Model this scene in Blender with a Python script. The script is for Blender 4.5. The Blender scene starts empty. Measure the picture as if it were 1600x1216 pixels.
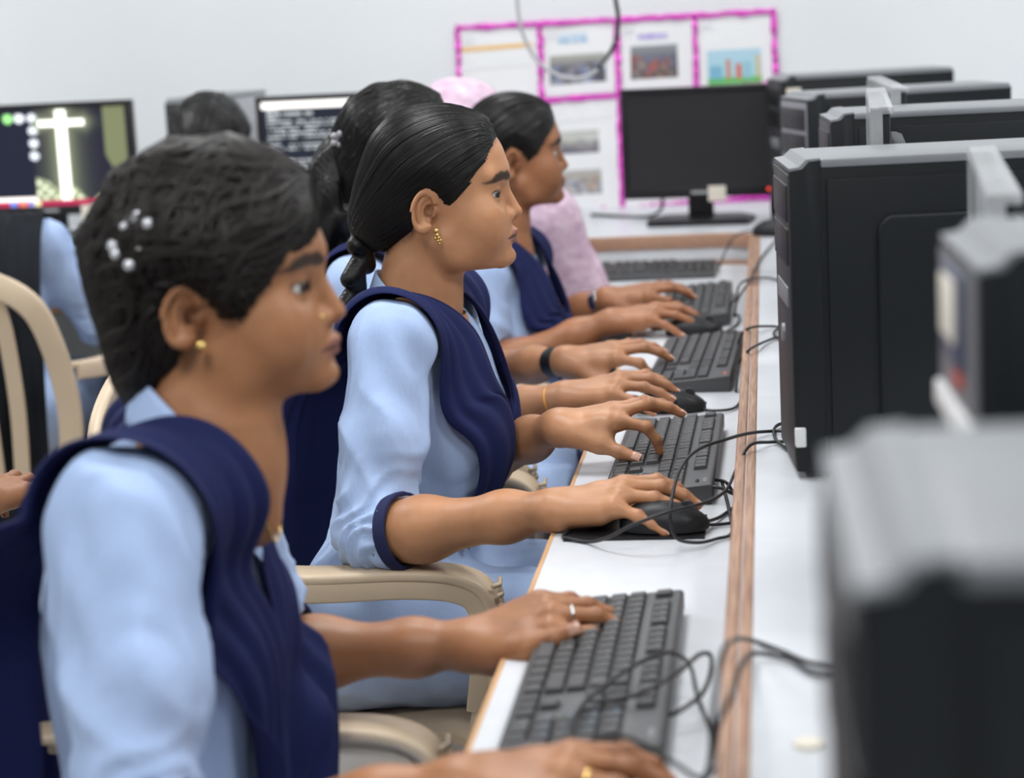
import bpy, bmesh, math, random
import numpy as np
from mathutils import Vector, Matrix, Euler

S = bpy.context.scene
COL = S.collection
R = math.radians
rng = np.random.default_rng(7)

# ---------------------------------------------------------------- camera
CAM = np.array([0.0, 0.0, 1.32])
FPX = 3300.0
_d = np.array([395, 618, -3300.0]); _d /= np.linalg.norm(_d)          # world +Y seen from the camera
_u = np.array([-.052, 1, .181]); _u -= _d * (_u @ _d); _u /= np.linalg.norm(_u)
WR = np.array([np.cross(_d, _u), _d, _u])                             # camera -> world rotation
cd = bpy.data.cameras.new('camera'); cam = bpy.data.objects.new('camera', cd); COL.objects.link(cam)
cd.sensor_width = 36; cd.lens = FPX / 1600 * 36; cd.clip_start = .05
m = Matrix([list(WR[i]) + [CAM[i]] for i in range(3)] + [[0, 0, 0, 1]])
cam.matrix_world = m
cd.dof.use_dof = True; cd.dof.focus_distance = 2.66; cd.dof.aperture_fstop = 4.2
S.camera = cam

# ---------------------------------------------------------------- world, exposure, lamps of the room
w = bpy.data.worlds.new('world'); S.world = w; w.use_nodes = True
w.node_tree.nodes['Background'].inputs[0].default_value = (.9, .95, 1, 1)
w.node_tree.nodes['Background'].inputs[1].default_value = .08
S.view_settings.view_transform = 'Standard'
try: S.view_settings.look = 'None'
except Exception: pass
S.view_settings.gamma = 1; S.view_settings.use_curve_mapping = False
S.view_settings.exposure = 0.0
LAMPS = [(-2.6, .9), (-2.6, 3.7), (-.6, .2), (-.6, 2.6), (-.6, 4.6), (1.3, .9), (1.3, 2.9), (1.3, 4.6)]
LAMP_W = 17.5
LAMP_K = [1.0, 1.9, 1.5, 1.3, .85, 1.5, 1.2, .45]      # strengths tuned: more on students, desk and left wall, less far right
for i, (x, y) in enumerate(LAMPS):
    l = bpy.data.lights.new('panel_light', 'AREA'); l.shape = 'RECTANGLE'; l.size = .58; l.size_y = .58
    l.energy = LAMP_W * LAMP_K[i]; l.color = (.985, .99, 1)
    o = bpy.data.objects.new('panel_light', l); COL.objects.link(o); o.location = (x, y, 2.855)

# ---------------------------------------------------------------- helpers
def ray(x, y): return WR @ np.array([x - 800, 608 - y, -FPX])
def atY(x, y, Y): v = ray(x, y); return CAM + v * (Y / v[1])          # the point of the place at distance Y down the room
def atZ(x, y, Z): v = ray(x, y); return CAM + v * ((Z - CAM[2]) / v[2])

MATS = {}
def mat(name, col, rough=.5, metal=0, noise=0, nscale=40, bump=0, bscale=200, spec=.5, sss=0, emit=0, attr=None, sheen=0, coat=0, stretch=None, alpha=1, trans=0, col2=None):
    if name in MATS: return MATS[name]
    m = bpy.data.materials.new(name); m.use_nodes = True; MATS[name] = m
    nt = m.node_tree; b = nt.nodes['Principled BSDF']; L = nt.links.new
    b.inputs['Base Color'].default_value = (*col, 1); b.inputs['Roughness'].default_value = rough
    b.inputs['Metallic'].default_value = metal; b.inputs['Specular IOR Level'].default_value = spec
    b.inputs['Sheen Weight'].default_value = sheen; b.inputs['Coat Weight'].default_value = coat
    b.inputs['Alpha'].default_value = alpha; b.inputs['Transmission Weight'].default_value = trans
    if sss:
        b.inputs['Subsurface Weight'].default_value = sss; b.inputs['Subsurface Scale'].default_value = .006
        b.inputs['Subsurface Radius'].default_value = (1, .35, .2)
    src = None
    tc = nt.nodes.new('ShaderNodeTexCoord'); mp = nt.nodes.new('ShaderNodeMapping'); L(tc.outputs['Object'], mp.inputs['Vector'])
    if stretch: mp.inputs['Scale'].default_value = stretch
    if attr:
        a = nt.nodes.new('ShaderNodeVertexColor'); a.layer_name = attr; src = a.outputs['Color']
    if noise:
        n = nt.nodes.new('ShaderNodeTexNoise'); n.inputs['Scale'].default_value = nscale; n.inputs['Detail'].default_value = 5
        L(mp.outputs['Vector'], n.inputs['Vector'])
        rp = nt.nodes.new('ShaderNodeValToRGB'); L(n.outputs['Fac'], rp.inputs['Fac'])
        c2 = col2 or tuple(min(1, c * (1 + noise)) for c in col)
        c1 = col if col2 else tuple(c * (1 - noise) for c in col)
        rp.color_ramp.elements[0].position = .3; rp.color_ramp.elements[1].position = .7
        rp.color_ramp.elements[0].color = (*c1, 1); rp.color_ramp.elements[1].color = (*c2, 1)
        if src is not None:
            mx = nt.nodes.new('ShaderNodeMix'); mx.data_type = 'RGBA'; mx.blend_type = 'MULTIPLY'; mx.inputs[0].default_value = 1
            L(src, mx.inputs[6]); L(rp.outputs['Color'], mx.inputs[7]); src = mx.outputs[2]
        else: src = rp.outputs['Color']
    if src is not None:
        L(src, b.inputs['Base Color'])
        if emit: L(src, b.inputs['Emission Color'])
    elif emit: b.inputs['Emission Color'].default_value = (*col, 1)
    b.inputs['Emission Strength'].default_value = emit
    if bump:
        n = nt.nodes.new('ShaderNodeTexNoise'); n.inputs['Scale'].default_value = bscale; n.inputs['Detail'].default_value = 3
        L(mp.outputs['Vector'], n.inputs['Vector'])
        bp = nt.nodes.new('ShaderNodeBump'); bp.inputs['Strength'].default_value = bump; bp.inputs['Distance'].default_value = .002
        L(n.outputs['Fac'], bp.inputs['Height']); L(bp.outputs['Normal'], b.inputs['Normal'])
    return m

def link(o, parent=None, label=None, cat=None, group=None, kind=None):
    COL.objects.link(o)
    if parent is not None: o.parent = parent
    if label: o['label'] = label
    if cat: o['category'] = cat
    if group: o['group'] = group
    if kind: o['kind'] = kind
    return o

def mesh_obj(name, V, Fc, mt, parent=None, smooth=True, label=None, cat=None, group=None, kind=None, colors=None, midx=None, angle=None):
    me = bpy.data.meshes.new(name)
    V = np.asarray(V, float)
    me.from_pydata([tuple(v) for v in V], [], [tuple(int(i) for i in f) for f in Fc])
    if isinstance(mt, (list, tuple)):
        for q in mt: me.materials.append(q)
        if midx is not None: me.polygons.foreach_set('material_index', np.asarray(midx, np.int32))
    else: me.materials.append(mt)
    if smooth: me.polygons.foreach_set('use_smooth', np.ones(len(me.polygons), bool))
    if colors is not None:
        ca = me.color_attributes.new('tint', 'FLOAT_COLOR', 'POINT')
        c4 = np.ones((len(V), 4)); c4[:, :3] = colors
        ca.data.foreach_set('color', c4.ravel())
    me.validate(); me.update()
    if smooth and angle is not None: me.set_sharp_from_angle(angle=R(angle))
    return link(bpy.data.objects.new(name, me), parent, label, cat, group, kind)

def empty(name, loc, label, cat, group=None, rz=0):
    o = bpy.data.objects.new(name, None); o.empty_display_size = .05
    o.location = loc; o.rotation_euler = (0, 0, rz)
    return link(o, None, label, cat, group)

def bm_obj(name, bm, mt, parent=None, smooth=True, angle=35, **k):
    me = bpy.data.meshes.new(name); bmesh.ops.recalc_face_normals(bm, faces=bm.faces); bm.to_mesh(me); bm.free()
    for q in (mt if isinstance(mt, (list, tuple)) else [mt]): me.materials.append(q)
    if smooth:
        me.polygons.foreach_set('use_smooth', np.ones(len(me.polygons), bool)); me.set_sharp_from_angle(angle=R(angle))
    return link(bpy.data.objects.new(name, me), parent, **k)

def add_box(bm, lo, hi, bev=0, seg=2, mtx=None):
    lo = Vector(lo); hi = Vector(hi)
    r = bmesh.ops.create_cube(bm, size=1)
    M = Matrix.Translation((lo + hi) / 2) @ Matrix.Diagonal((*(hi - lo), 1))
    if mtx is not None: M = mtx @ M
    bmesh.ops.transform(bm, matrix=M, verts=r['verts'])
    if bev:
        es = list({e for v in r['verts'] for e in v.link_edges})
        bmesh.ops.bevel(bm, geom=es, offset=bev, segments=seg, profile=.5, affect='EDGES')

def box(name, lo, hi, mt, parent=None, bev=0, seg=2, **k):
    bm = bmesh.new(); add_box(bm, lo, hi, bev, seg); return bm_obj(name, bm, mt, parent, **k)

def prism(name, pts, axis, a, b, mt, parent=None, bev=0, seg=2, **k):
    """polygon pts extruded along axis from a to b; pts give the other two coordinates in order"""
    bm = bmesh.new(); others = [i for i in range(3) if i != axis]; vs = []
    for t in (a, b):
        ring = []
        for p in pts:
            c = [0, 0, 0]; c[axis] = t; c[others[0]] = p[0]; c[others[1]] = p[1]; ring.append(bm.verts.new(c))
        vs.append(ring)
    n = len(pts); bm.faces.new(vs[0]); bm.faces.new(vs[1][::-1])
    for i in range(n): bm.faces.new((vs[0][i], vs[0][(i + 1) % n], vs[1][(i + 1) % n], vs[1][i]))
    bmesh.ops.recalc_face_normals(bm, faces=bm.faces)
    if bev: bmesh.ops.bevel(bm, geom=list(bm.edges), offset=bev, segments=seg, profile=.5, affect='EDGES')
    return bm_obj(name, bm, mt, parent, **k)

def catmull(P, n=8, closed=False):
    P = np.asarray(P, float); out = []; N = len(P)
    for i in range(N if closed else N - 1):
        p1, p2 = P[i], P[(i + 1) % N]
        p0 = P[i - 1] if (i > 0 or closed) else 2 * p1 - p2
        p3 = P[(i + 2) % N] if (i + 2 < N or closed) else 2 * p2 - p1
        for t in np.arange(n) / n:
            out.append(.5 * ((2 * p1) + (-p0 + p2) * t + (2 * p0 - 5 * p1 + 4 * p2 - p3) * t * t + (-p0 + 3 * p1 - 3 * p2 + p3) * t ** 3))
    if not closed: out.append(P[-1])
    return np.array(out)

def sweep(P, sec, up=(0, 0, 1), closed=False, scale=None, caps=True):
    """sweep the closed 2-D section sec (k,2) along P; returns verts, faces. section x = side, y = up. rotation-minimising when up is None"""
    P = np.asarray(P, float); sec = np.asarray(sec, float); n = len(P); k = len(sec)
    T = np.gradient(P, axis=0) if not closed else np.roll(P, -1, 0) - np.roll(P, 1, 0)
    T /= np.linalg.norm(T, axis=1)[:, None] + 1e-12
    V = []; prev = None
    for i in range(n):
        if up is None:
            if prev is None:
                a = np.array([0, 0, 1.]) if abs(T[i][2]) < .9 else np.array([1., 0, 0])
            else: a = prev
            u = a - T[i] * (a @ T[i]); u /= np.linalg.norm(u); prev = u
        else:
            a = np.asarray(up if np.ndim(up) == 1 else up[i], float); u = a - T[i] * (a @ T[i]); u /= np.linalg.norm(u) + 1e-12
        s = np.cross(T[i], u); sc = 1 if scale is None else scale[i]
        V.append(P[i] + (sec[:, :1] * s + sec[:, 1:] * u) * sc)
    V = np.concatenate(V); Fc = []
    for i in range(n if closed else n - 1):
        j = (i + 1) % n
        for q in range(k): Fc.append((i * k + q, i * k + (q + 1) % k, j * k + (q + 1) % k, j * k + q))
    if caps and not closed: Fc.append(tuple(range(k))[::-1]); Fc.append(tuple((n - 1) * k + q for q in range(k)))
    return V, Fc

def circ(r, k=8): a = np.arange(k) * 2 * np.pi / k; return np.stack([np.cos(a) * r, np.sin(a) * r], 1)
def rrect(w, h, r=.004, k=3):
    out = []
    for (cx, cy, a0) in ((w / 2 - r, h / 2 - r, 0), (-w / 2 + r, h / 2 - r, 90), (-w / 2 + r, -h / 2 + r, 180), (w / 2 - r, -h / 2 + r, 270)):
        for t in np.linspace(0, 90, k): out.append((cx + r * math.cos(R(a0 + t)), cy + r * math.sin(R(a0 + t))))
    return np.array(out)

def tube(name, P, r, mt, parent=None, k=8, n=8, closed=False, **kw):
    V, Fc = sweep(catmull(P, n, closed), circ(r, k), None, closed); return mesh_obj(name, V, Fc, mt, parent, **kw)

def local(o, P):                      # world points into the frame of an unrotated / z-rotated parent
    Mi = np.array(Matrix.Translation(o.location) @ o.rotation_euler.to_matrix().to_4x4()); Mi = np.linalg.inv(Mi)
    P = np.asarray(P, float); return P @ Mi[:3, :3].T + Mi[:3, 3]

# ---------------------------------------------------------------- materials
M_wall = mat('painted_wall', (.76, .785, .80), .7, noise=.02, nscale=3, bump=.05, bscale=60)
M_floor = mat('floor_tile', (.50, .49, .475), .35, noise=.08, nscale=6)
M_lam = mat('white_laminate', (.62, .645, .68), .32, noise=.03, nscale=25, bump=.02, bscale=50)
M_wood = mat('trim_wood', (.27, .135, .08), .42, noise=.3, nscale=22, stretch=(20, .6, 20), bump=.4, bscale=60, col2=(.52, .32, .215))
M_woodx = mat('trim_wood_cross', (.42, .20, .105), .42, noise=.3, nscale=14, stretch=(.6, 14, 14), bump=.25, bscale=60, col2=(.60, .35, .21))
M_ply = mat('plywood_edge', (.45, .24, .10), .5, noise=.3, nscale=20, stretch=(8, .5, 8), col2=(.62, .36, .17))
M_black = mat('black_plastic', (.010, .0105, .012), .42, bump=.1, bscale=900, spec=.35)
M_case = mat('case_black', (.0085, .0105, .0125), .42, bump=.12, bscale=1200, spec=.25)
M_dark = mat('dark_grey_plastic', (.03, .03, .032), .5, bump=.1, bscale=700)
M_key = mat('keycap', (.042, .043, .046), .45, bump=.1, bscale=900)
M_kb = mat('keyboard_case', (.058, .060, .064), .42, bump=.15, bscale=900)
M_cable = mat('cable_rubber', (.012, .012, .013), .5)
M_beige = mat('beige_plastic', (.60, .475, .335), .42, noise=.03, nscale=12, bump=.05, bscale=150)
M_grey = mat('grey_with_sheen', (.20, .21, .222), .38, bump=.05, bscale=500)  # grey of the tower tops partly stands in for ceiling reflection
M_label = mat('cream_label', (.75, .70, .60), .6)
M_film = mat('clear_film', (.62, .64, .66), .15, bump=.6, bscale=60, alpha=.55)
M_white = mat('white_plastic', (.75, .75, .75), .4)
M_pink = mat('pink_tinsel', (.62, .03, .42), .25, metal=.55, noise=.4, nscale=60, col2=(.95, .12, .75), bump=.8, bscale=300)
M_paper = mat('paper', (.84, .85, .86), .6)
M_lamp = mat('lamp_diffuser', (1, .98, .95), .5, emit=4)
M_scr = mat('screen_pixels', (1, 1, 1), .35, attr='tint', emit=1.2, spec=.12)
M_print = mat('printed_ink', (1, 1, 1), .55, attr='tint')
# ================================================================ THE SETTING
TZ, UZ = .72, .79                     # keyboard shelf and upper table top
st = dict(kind='structure')
box('floor', (-4.2, -2.6, -.05), (3.2, 5.62, 0), M_floor, **st)
box('ceiling', (-4.2, -2.6, 2.9), (3.2, 5.62, 2.95), M_wall, **st)
box('wall_back', (-4.2, 5.55, 0), (3.2, 5.65, 2.9), M_wall, **st)
box('wall_front', (-4.2, -2.7, 0), (3.2, -2.6, 2.9), M_wall, **st)
box('wall_left', (-4.3, -2.6, 0), (-4.2, 5.6, 2.9), M_wall, **st)
box('wall_right', (3.2, -2.6, 0), (3.3, 5.6, 2.9), M_wall, **st)
ORD = ['nearest to the left wall', 'far end by the left wall', 'above the front of the room', 'above the seated students', 'above the notice sheets', 'front right of the room', 'above the computer towers', 'far right corner of the room']
for (x, y), od in zip(LAMPS, ORD):
    t = empty('ceiling_lamp', (x, y, 2.9), 'square white ceiling light panel, ' + od, 'lamp', 'ceiling light panels')
    bm = bmesh.new()
    for a, b_ in (((-.32, -.32), (.32, -.3)), ((-.32, .3), (.32, .32)), ((-.32, -.3), (-.3, .3)), ((.3, -.3), (.32, .3))):
        add_box(bm, (*a, -.035), (*b_, 0))
    bm_obj('frame', bm, M_white, t)
    box('diffuser', (-.3, -.3, -.03), (.3, .3, -.02), M_lamp, t)

# ---- L-shaped computer table: a thing with its shelves, trims and panels
tb = empty('computer_table', (0, 0, 0), 'long white laminate L-shaped computer table with brown wooden edging', 'table')
XF, XT0, XT1 = -.259, -.049, -.026     # front of the shelf, wooden trim left and right
YB = 4.80                              # trim line of the table along the back wall
YS = 4.50                              # front of the back keyboard shelf
def arc(cx, cy, r, a0, a1, n=8): return [(cx + r * math.cos(R(a)), cy + r * math.sin(R(a))) for a in np.linspace(a0, a1, n)]
# keyboard shelf (fillet in the inner corner)
fil = arc(XF - .16, YS - .16, .16, 0, 90, 7)
shelf = [(XF, -1.0), *fil, (-3.9, YS), (-3.9, YB + .06), (XT1, YB + .06), (XT1, -1.0)]
prism('keyboard_shelf', shelf, 2, TZ - .018, TZ, M_lam, tb)
path = [(XF - .0015, y, TZ - .0095) for y in np.linspace(-1, YS - .16, 24)] + [(x - .0015, y - .0015, TZ - .0095) for x, y in fil] + [(x, YS - .0015, TZ - .0095) for x in np.linspace(XF - .2, -3.9, 20)]
V, Fc = sweep(path, rrect(.006, .021, .002)); mesh_obj('shelf_edging', V, Fc, M_ply, tb, angle=40)
# upper table top, rounded inner corner
RC = .07
fo = arc(XT1 - .012 - RC, YB - RC, RC, 0, 90, 8)
top = [(XT1 - .012, -1.0), *fo, (-3.9, YB), (-3.9, 5.55), (1.35, 5.55), (1.35, -1.0)]
prism('table_top', top, 2, UZ - .024, UZ - .001, M_lam, tb)
# wooden edging in two beads with a groove between
def bead(off, wd, nm, ht, top_z, mt):
    P = [(XT1 - off, y, top_z - ht / 2) for y in np.linspace(-1, YB - RC - .01, 26)]
    P += [(XT1 - off - (RC - .0) + (RC + .012 - off) * math.cos(R(a)) - .012 + off, YB - RC + (RC + .012 - off) * math.sin(R(a)), top_z - ht / 2) for a in np.linspace(5, 85, 8)]
    P += [(x, YB + .012 - off, top_z - ht / 2) for x in np.linspace(XT1 - RC - .04, -3.9, 24)]
    V, Fc = sweep(P, rrect(wd, ht, .0028)); return mesh_obj(nm, V, Fc, mt, tb, angle=50)
bead(.0175, .0125, 'wooden_edging', .032, UZ + .0015, M_wood)
bead(.0052, .0118, 'wooden_edging', .032, UZ + .0005, M_wood)
# riser between shelf and top, with a thin bead at its foot
P = [(XT1 - .006, y, (TZ + UZ) / 2 - .012) for y in np.linspace(-1, YB - .06, 20)] + [(XT1 - .006 - .06 * (1 - math.cos(R(a))), YB - .06 + .06 * math.sin(R(a)), (TZ + UZ) / 2 - .012) for a in np.linspace(5, 90, 8)] + [(x, YB, (TZ + UZ) / 2 - .012) for x in np.linspace(-.1, -3.9, 20)]
V, Fc = sweep(P, rrect(.012, UZ - TZ - .024, .001)); mesh_obj('riser_panel', V, Fc, M_lam, tb, angle=40)
P = [(x - .009 * (i < 29), y - .01 * (i >= 22), TZ + .005) for i, (x, y, z) in enumerate(P)]
V, Fc = sweep(P, rrect(.007, .010, .002)); mesh_obj('riser_bead', V, Fc, M_wood, tb, angle=40)
# under-structure
for y in (-.9, .62, 2.18, 3.75):
    box('support_panel', (-.02, y, 0), (.6, y + .02, UZ - .024), M_lam, tb)
box('modesty_panel', (.62, -1, .1), (.64, 4.9, UZ - .024), M_lam, tb)
for x in (-3.85, -2.3, -.9): box('support_panel', (x, YB + .08, 0), (x + .02, 5.5, UZ - .024), M_lam, tb)
bm = bmesh.new(); bmesh.ops.create_cone(bm, cap_ends=True, segments=28, radius1=.011, radius2=.0105, depth=.003)
o = bm_obj('grommet_cover', bm, M_label, tb); o.location = (*atZ(1263, 1164, UZ)[:2], UZ + .001)

# ================================================================ NOTICES ON THE BACK WALL
WY = 5.548
def wall(x, y, off=0): return atY(x, y, WY - off)
def sheet(name, quad, label, cells, group='notice sheets on the wall', th=.002):
    """a paper sheet whose four corners were read off the wall: tl, tr, br, bl"""
    q = np.array([wall(*p) for p in quad]); c = q.mean(0)
    o = empty(name, c, label, 'poster', group)
    V = np.concatenate([q - c, q - c - [0, th, 0]]); V[:, 1] += 0
    mesh_obj('paper', V, [(4, 5, 6, 7), (3, 2, 1, 0), (0, 1, 5, 4), (1, 2, 6, 5), (2, 3, 7, 6), (3, 0, 4, 7)], M_paper, o, smooth=False)
    for (nm, u0, v0, u1, v1, fn, nx, ny) in cells:
        U, W_ = np.meshgrid(np.linspace(0, 1, nx), np.linspace(0, 1, ny))
        u = u0 + (u1 - u0) * U; v = v0 + (v1 - v0) * W_
        P = (q[0] - c) * ((1 - u) * (1 - v))[..., None] + (q[1] - c) * (u * (1 - v))[..., None] + (q[2] - c) * (u * v)[..., None] + (q[3] - c) * ((1 - u) * v)[..., None]
        P[..., 1] = P[..., 1] - th - .0012
        Fq = [(j * nx + i, (j + 1) * nx + i, (j + 1) * nx + i + 1, j * nx + i + 1) for j in range(ny - 1) for i in range(nx - 1)]
        mesh_obj(nm, P.reshape(-1, 3), Fq, M_print, o, smooth=False, colors=fn(U.ravel(), W_.ravel()))
    return o
def blobs(bands, sd, ncol, amt=.8):
    def fn(u, v):
        g = np.random.default_rng(sd); C = np.zeros((len(u), 3))
        vs = [b_[0] for b_ in bands]
        for k in range(3): C[:, k] = np.interp(v, vs, [b_[1][k] for b_ in bands])
        for i in range(70):
            cu, cv = g.random(), .35 + .65 * g.random(); r = .02 + .05 * g.random(); col = np.array(ncol[g.integers(len(ncol))])
            wgt = np.exp(-(((u - cu) / r) ** 2 + ((v - cv) / (r * 1.3)) ** 2)) * amt
            C = C * (1 - wgt[:, None]) + col * wgt[:, None]
        return C
    return fn
crowd = blobs([(0, (.45, .45, .4)), (.25, (.3, .3, .28)), (.5, (.1, .1, .13)), (1, (.06, .06, .09))], 3, [(.5, .55, .65), (.05, .05, .07), (.35, .28, .25), (.2, .25, .45)])
crowd2 = blobs([(0, (.3, .33, .35)), (.3, (.18, .18, .2)), (1, (.08, .06, .06))], 5, [(.5, .1, .06), (.08, .08, .1), (.4, .3, .25), (.15, .2, .35)])
room_ph = blobs([(0, (.5, .5, .46)), (.4, (.6, .62, .58)), (.6, (.2, .2, .2)), (1, (.12, .12, .15))], 8, [(.1, .1, .12), (.3, .3, .45), (.45, .4, .35)], .6)
group_ph = blobs([(0, (.5, .5, .5)), (.3, (.4, .36, .3)), (1, (.35, .36, .4))], 11, [(.75, .75, .75), (.1, .1, .14), (.5, .33, .22), (.2, .3, .5)])
def chart(u, v):
    C = np.stack([.45 - .1 * v, .65 + 0 * v, .78 - .1 * v], 1)
    C[(v > .82)] = (.12, .5, .12)
    for a, b_, t, col in ((.05, .28, .45, (.2, .45, .6)), (.34, .42, .3, (.6, .2, .12)), (.52, .62, .42, (.65, .15, .1)), (.66, .8, .35, (.3, .55, .65)), (.9, .97, .2, (.75, .45, .08))):
        C[(u > a) & (u < b_) & (v > t) & (v < .85)] = col
    return C
def txt(sd, dens=.5, col=(.55, .57, .62)):
    def fn(u, v):
        g = np.random.default_rng(sd); n = g.random(4000); k = (np.floor(v * 9).astype(int) * 97 + np.floor(u * 40).astype(int)) % 4000
        a = ((n[k] < dens) & ((v * 9) % 1 < .5))[:, None]
        return np.where(a, np.array(col), np.array((.84, .85, .86)))
    return fn
flat = lambda c: (lambda u, v: np.tile(np.array(c), (len(u), 1)))
sheet('notice_sheet', [(717, 46), (840, 38), (845, 152), (720, 165)], 'blank-looking white notice sheet with an orange heading line, leftmost in the top row', [('heading_line', .03, .24, .92, .30, flat((.85, .55, .22)), 3, 2), ('print', .06, .08, .2, .2, txt(1), 12, 8), ('print', .06, .4, .9, .55, txt(9, .25, (.75, .76, .78)), 40, 19)])
sheet('notice_sheet', [(846, 38), (961, 31), (964, 143), (849, 152)], 'white notice sheet with blue heading and dark class photo, behind the hanging cable', [('print', .06, .1, .2, .22, txt(2), 12, 8), ('heading', .22, .15, .62, .28, blobs([(0, (.6, .7, .8)), (1, (.5, .65, .8))], 2, [(.05, .3, .55), (.8, .85, .9)]), 24, 8), ('photo', .10, .44, .86, .84, crowd, 40, 24)])
sheet('notice_sheet', [(967, 31), (1082, 24), (1086, 136), (969, 143)], 'white notice sheet with purple heading and reddish photo, above the blank monitor', [('print', .05, .08, .2, .22, txt(3), 12, 8), ('heading', .26, .22, .65, .30, txt(33, .75, (.35, .25, .7)), 24, 10), ('photo', .15, .38, .78, .84, crowd2, 40, 24)])
sheet('notice_sheet', [(1089, 24), (1207, 17), (1213, 130), (1092, 136)], 'white notice sheet with a bright coloured chart, rightmost in the top row', [('print', .06, .08, .2, .22, txt(4), 12, 8), ('chart', .12, .5, .82, .98, chart, 40, 24)])
sheet('notice_sheet', [(849, 158), (964, 149), (972, 324), (856, 330)], 'white notice sheet with two stacked photos, beside the far student\'s face', [('print', .08, .06, .9, .2, txt(6, .25, (.75, .76, .78)), 40, 19), ('photo', .10, .29, .73, .49, room_ph, 40, 18), ('photo', .10, .64, .74, .86, group_ph, 40, 20)])
sheet('notice_sheet', [(720, 170), (845, 158), (852, 330), (728, 338)], 'white notice sheet behind the heads of the students, lower left of the display', [('photo', .15, .3, .8, .55, room_ph, 24, 14)])
sheet('notice_sheet', [(968, 149), (1086, 141), (1094, 314), (975, 324)], 'white notice sheet mostly behind the blank monitor', [('photo', .15, .3, .8, .5, group_ph, 24, 14)])
sheet('notice_sheet', [(1091, 141), (1213, 133), (1222, 305), (1098, 314)], 'white notice sheet between the blank monitor and the far tower', [('photo', .15, .3, .8, .5, crowd2, 24, 14)])
def tinsel(a, b_, label, wd=.0135, sd=0):
    A, B = wall(*a, .006), wall(*b_, .006); g = np.random.default_rng(sd); n = 40
    c = (A + B) / 2; P = [A + (B - A) * t - c + np.array([g.normal() * .0012, g.normal() * .0012, g.normal() * .0012]) for t in np.linspace(0, 1, n)]
    V, Fc = sweep(P, rrect(wd, .006, .002), (0, -1, 0), scale=1 + .18 * g.normal(size=n).clip(-1.5, 1.5))
    o = mesh_obj('tinsel_strip', V, Fc, M_pink, label=label, cat='ribbon', group='pink tinsel strips round the notices', smooth=False); o.location = c
    return o
tinsel((712, 44), (1212, 17), 'shiny pink tinsel strip along the top of the notice display', sd=1)
tinsel((715, 44), (724, 340), 'shiny pink tinsel strip down the left side of the notice display', sd=2)
tinsel((843, 38), (853, 332), 'shiny pink tinsel strip between first and second columns of notices', sd=3)
tinsel((963, 32), (973, 326), 'shiny pink tinsel strip between second and third columns of notices', sd=4)
tinsel((1085, 25), (1096, 316), 'shiny pink tinsel strip running down behind the blank monitor', sd=5)
tinsel((1208, 17), (1221, 304), 'shiny pink tinsel strip down the right side of the notice display', sd=6)
tinsel((720, 167), (1215, 131), 'shiny pink tinsel strip across the middle of the notice display', sd=7)
tinsel((724, 340), (969, 327), 'shiny pink tinsel strip along the bottom left of the display', sd=8)
tinsel((990, 326), (1224, 305), 'shiny pink tinsel strip along the bottom right of the display', sd=9)
# ================================================================ COMPUTER HARDWARE
def tower(loc, rz, label, W=.172, H=.352, D=.40, group='computer towers on the upper table', front=None, sticker=False, mt=None):
    """front looks to local -X, side panel to local -Y; origin under the near front corner"""
    mt = mt or M_case
    t = empty('computer_tower', loc, label, 'computer', group, rz)
    fz = .008
    box('body', (.03, .002, fz), (D, W - .002, H - .006), mt, t, .003)
    box('top_cover', (.034, 0, H - .010), (D - .004, W, H), M_grey, t, .003)
    prism('front_bezel', [(0, fz), (.034, fz - .004), (.034, H - .001), (.020, H - .002), (.014, H - .010), (0, H - .012)], 1, .0005, W - .0005, M_case, t, .0022)
    box('front_plate', (-.0012, .004, .012), (.003, W - .004, H - .016), front or M_dark, t, .001)
    prism('bezel_cap', [(.001, H - .012), (.0145, H - .010), (.0215, H - .0025), (.034, H - .0015), (.034, H + .001), (.019, H), (.011, H - .0075), (0, H - .009)], 1, 0, W, M_grey, t)
    # side panel with a raised, rounded field
    box('side_panel', (.040, -.003, fz + .004), (D - .006, .003, H - .022), mt, t, .0015)
    pts = []
    x0, x1, z0, z1, r = .092, D - .03, .03, H - .062, .02
    for cx, cz, a0 in ((x1 - r, z1 - r, 0), (x0 + r, z1 - r, 90), (x0 + r, z0 + r, 180), (x1 - r, z0 + r, 270)):
        pts += arc(cx, cz, r, a0, a0 + 90, 6)
    prism('raised_field', pts, 1, -.011, -.002, mt, t, .0045, 3)
    box('drive_cover', (-.003, .012, H - .068), (.002, W - .012, H - .028), M_black, t, .001)
    box('drive_cover', (-.003, .012, H - .116), (.002, W - .012, H - .076), M_black, t, .001)
    box('port_strip', (-.0025, .03, H - .165), (.002, W - .03, H - .142), M_grey, t, .001)
    bm = bmesh.new(); bmesh.ops.create_cone(bm, cap_ends=True, segments=20, radius1=.011, radius2=.010, depth=.005, matrix=Matrix.Translation((-.002, W / 2, H - .2)) @ Matrix.Rotation(R(-90), 4, 'Y'))
    bm_obj('power_button', bm, M_grey, t)
    for x in (.05, D - .05):
        for y in (.025, W - .025): box('foot', (x - .012, y - .012, 0), (x + .012, y + .012, fz + .002), M_black, t, .002)
    if sticker: box('white_foot_clip', (-.001, -.004, .036), (.011, .010, .058), M_white, t, .002)
    return t
def xy(v, z): return (float(v[0]), float(v[1]), z)
tower((.020, 2.30, UZ), R(5), 'black computer tower with a raised side field, in the middle of the row', sticker=True)
tower((.022, .655, UZ), R(1), 'blurred black computer tower with light grey top, nearest to the camera', W=.21)
tower((.090, 3.14, UZ), R(4), 'black computer tower right behind the middle tower')
tower((.072, 3.98, UZ), R(16), 'black computer tower with pale grey front, second from the back wall', front=mat('pale_front', (.22, .22, .25), .45), H=.342)
tower((.030, 4.84, UZ), R(12), 'black computer tower with square cream sticker beside the blank monitor', H=.345, W=.15)
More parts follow.
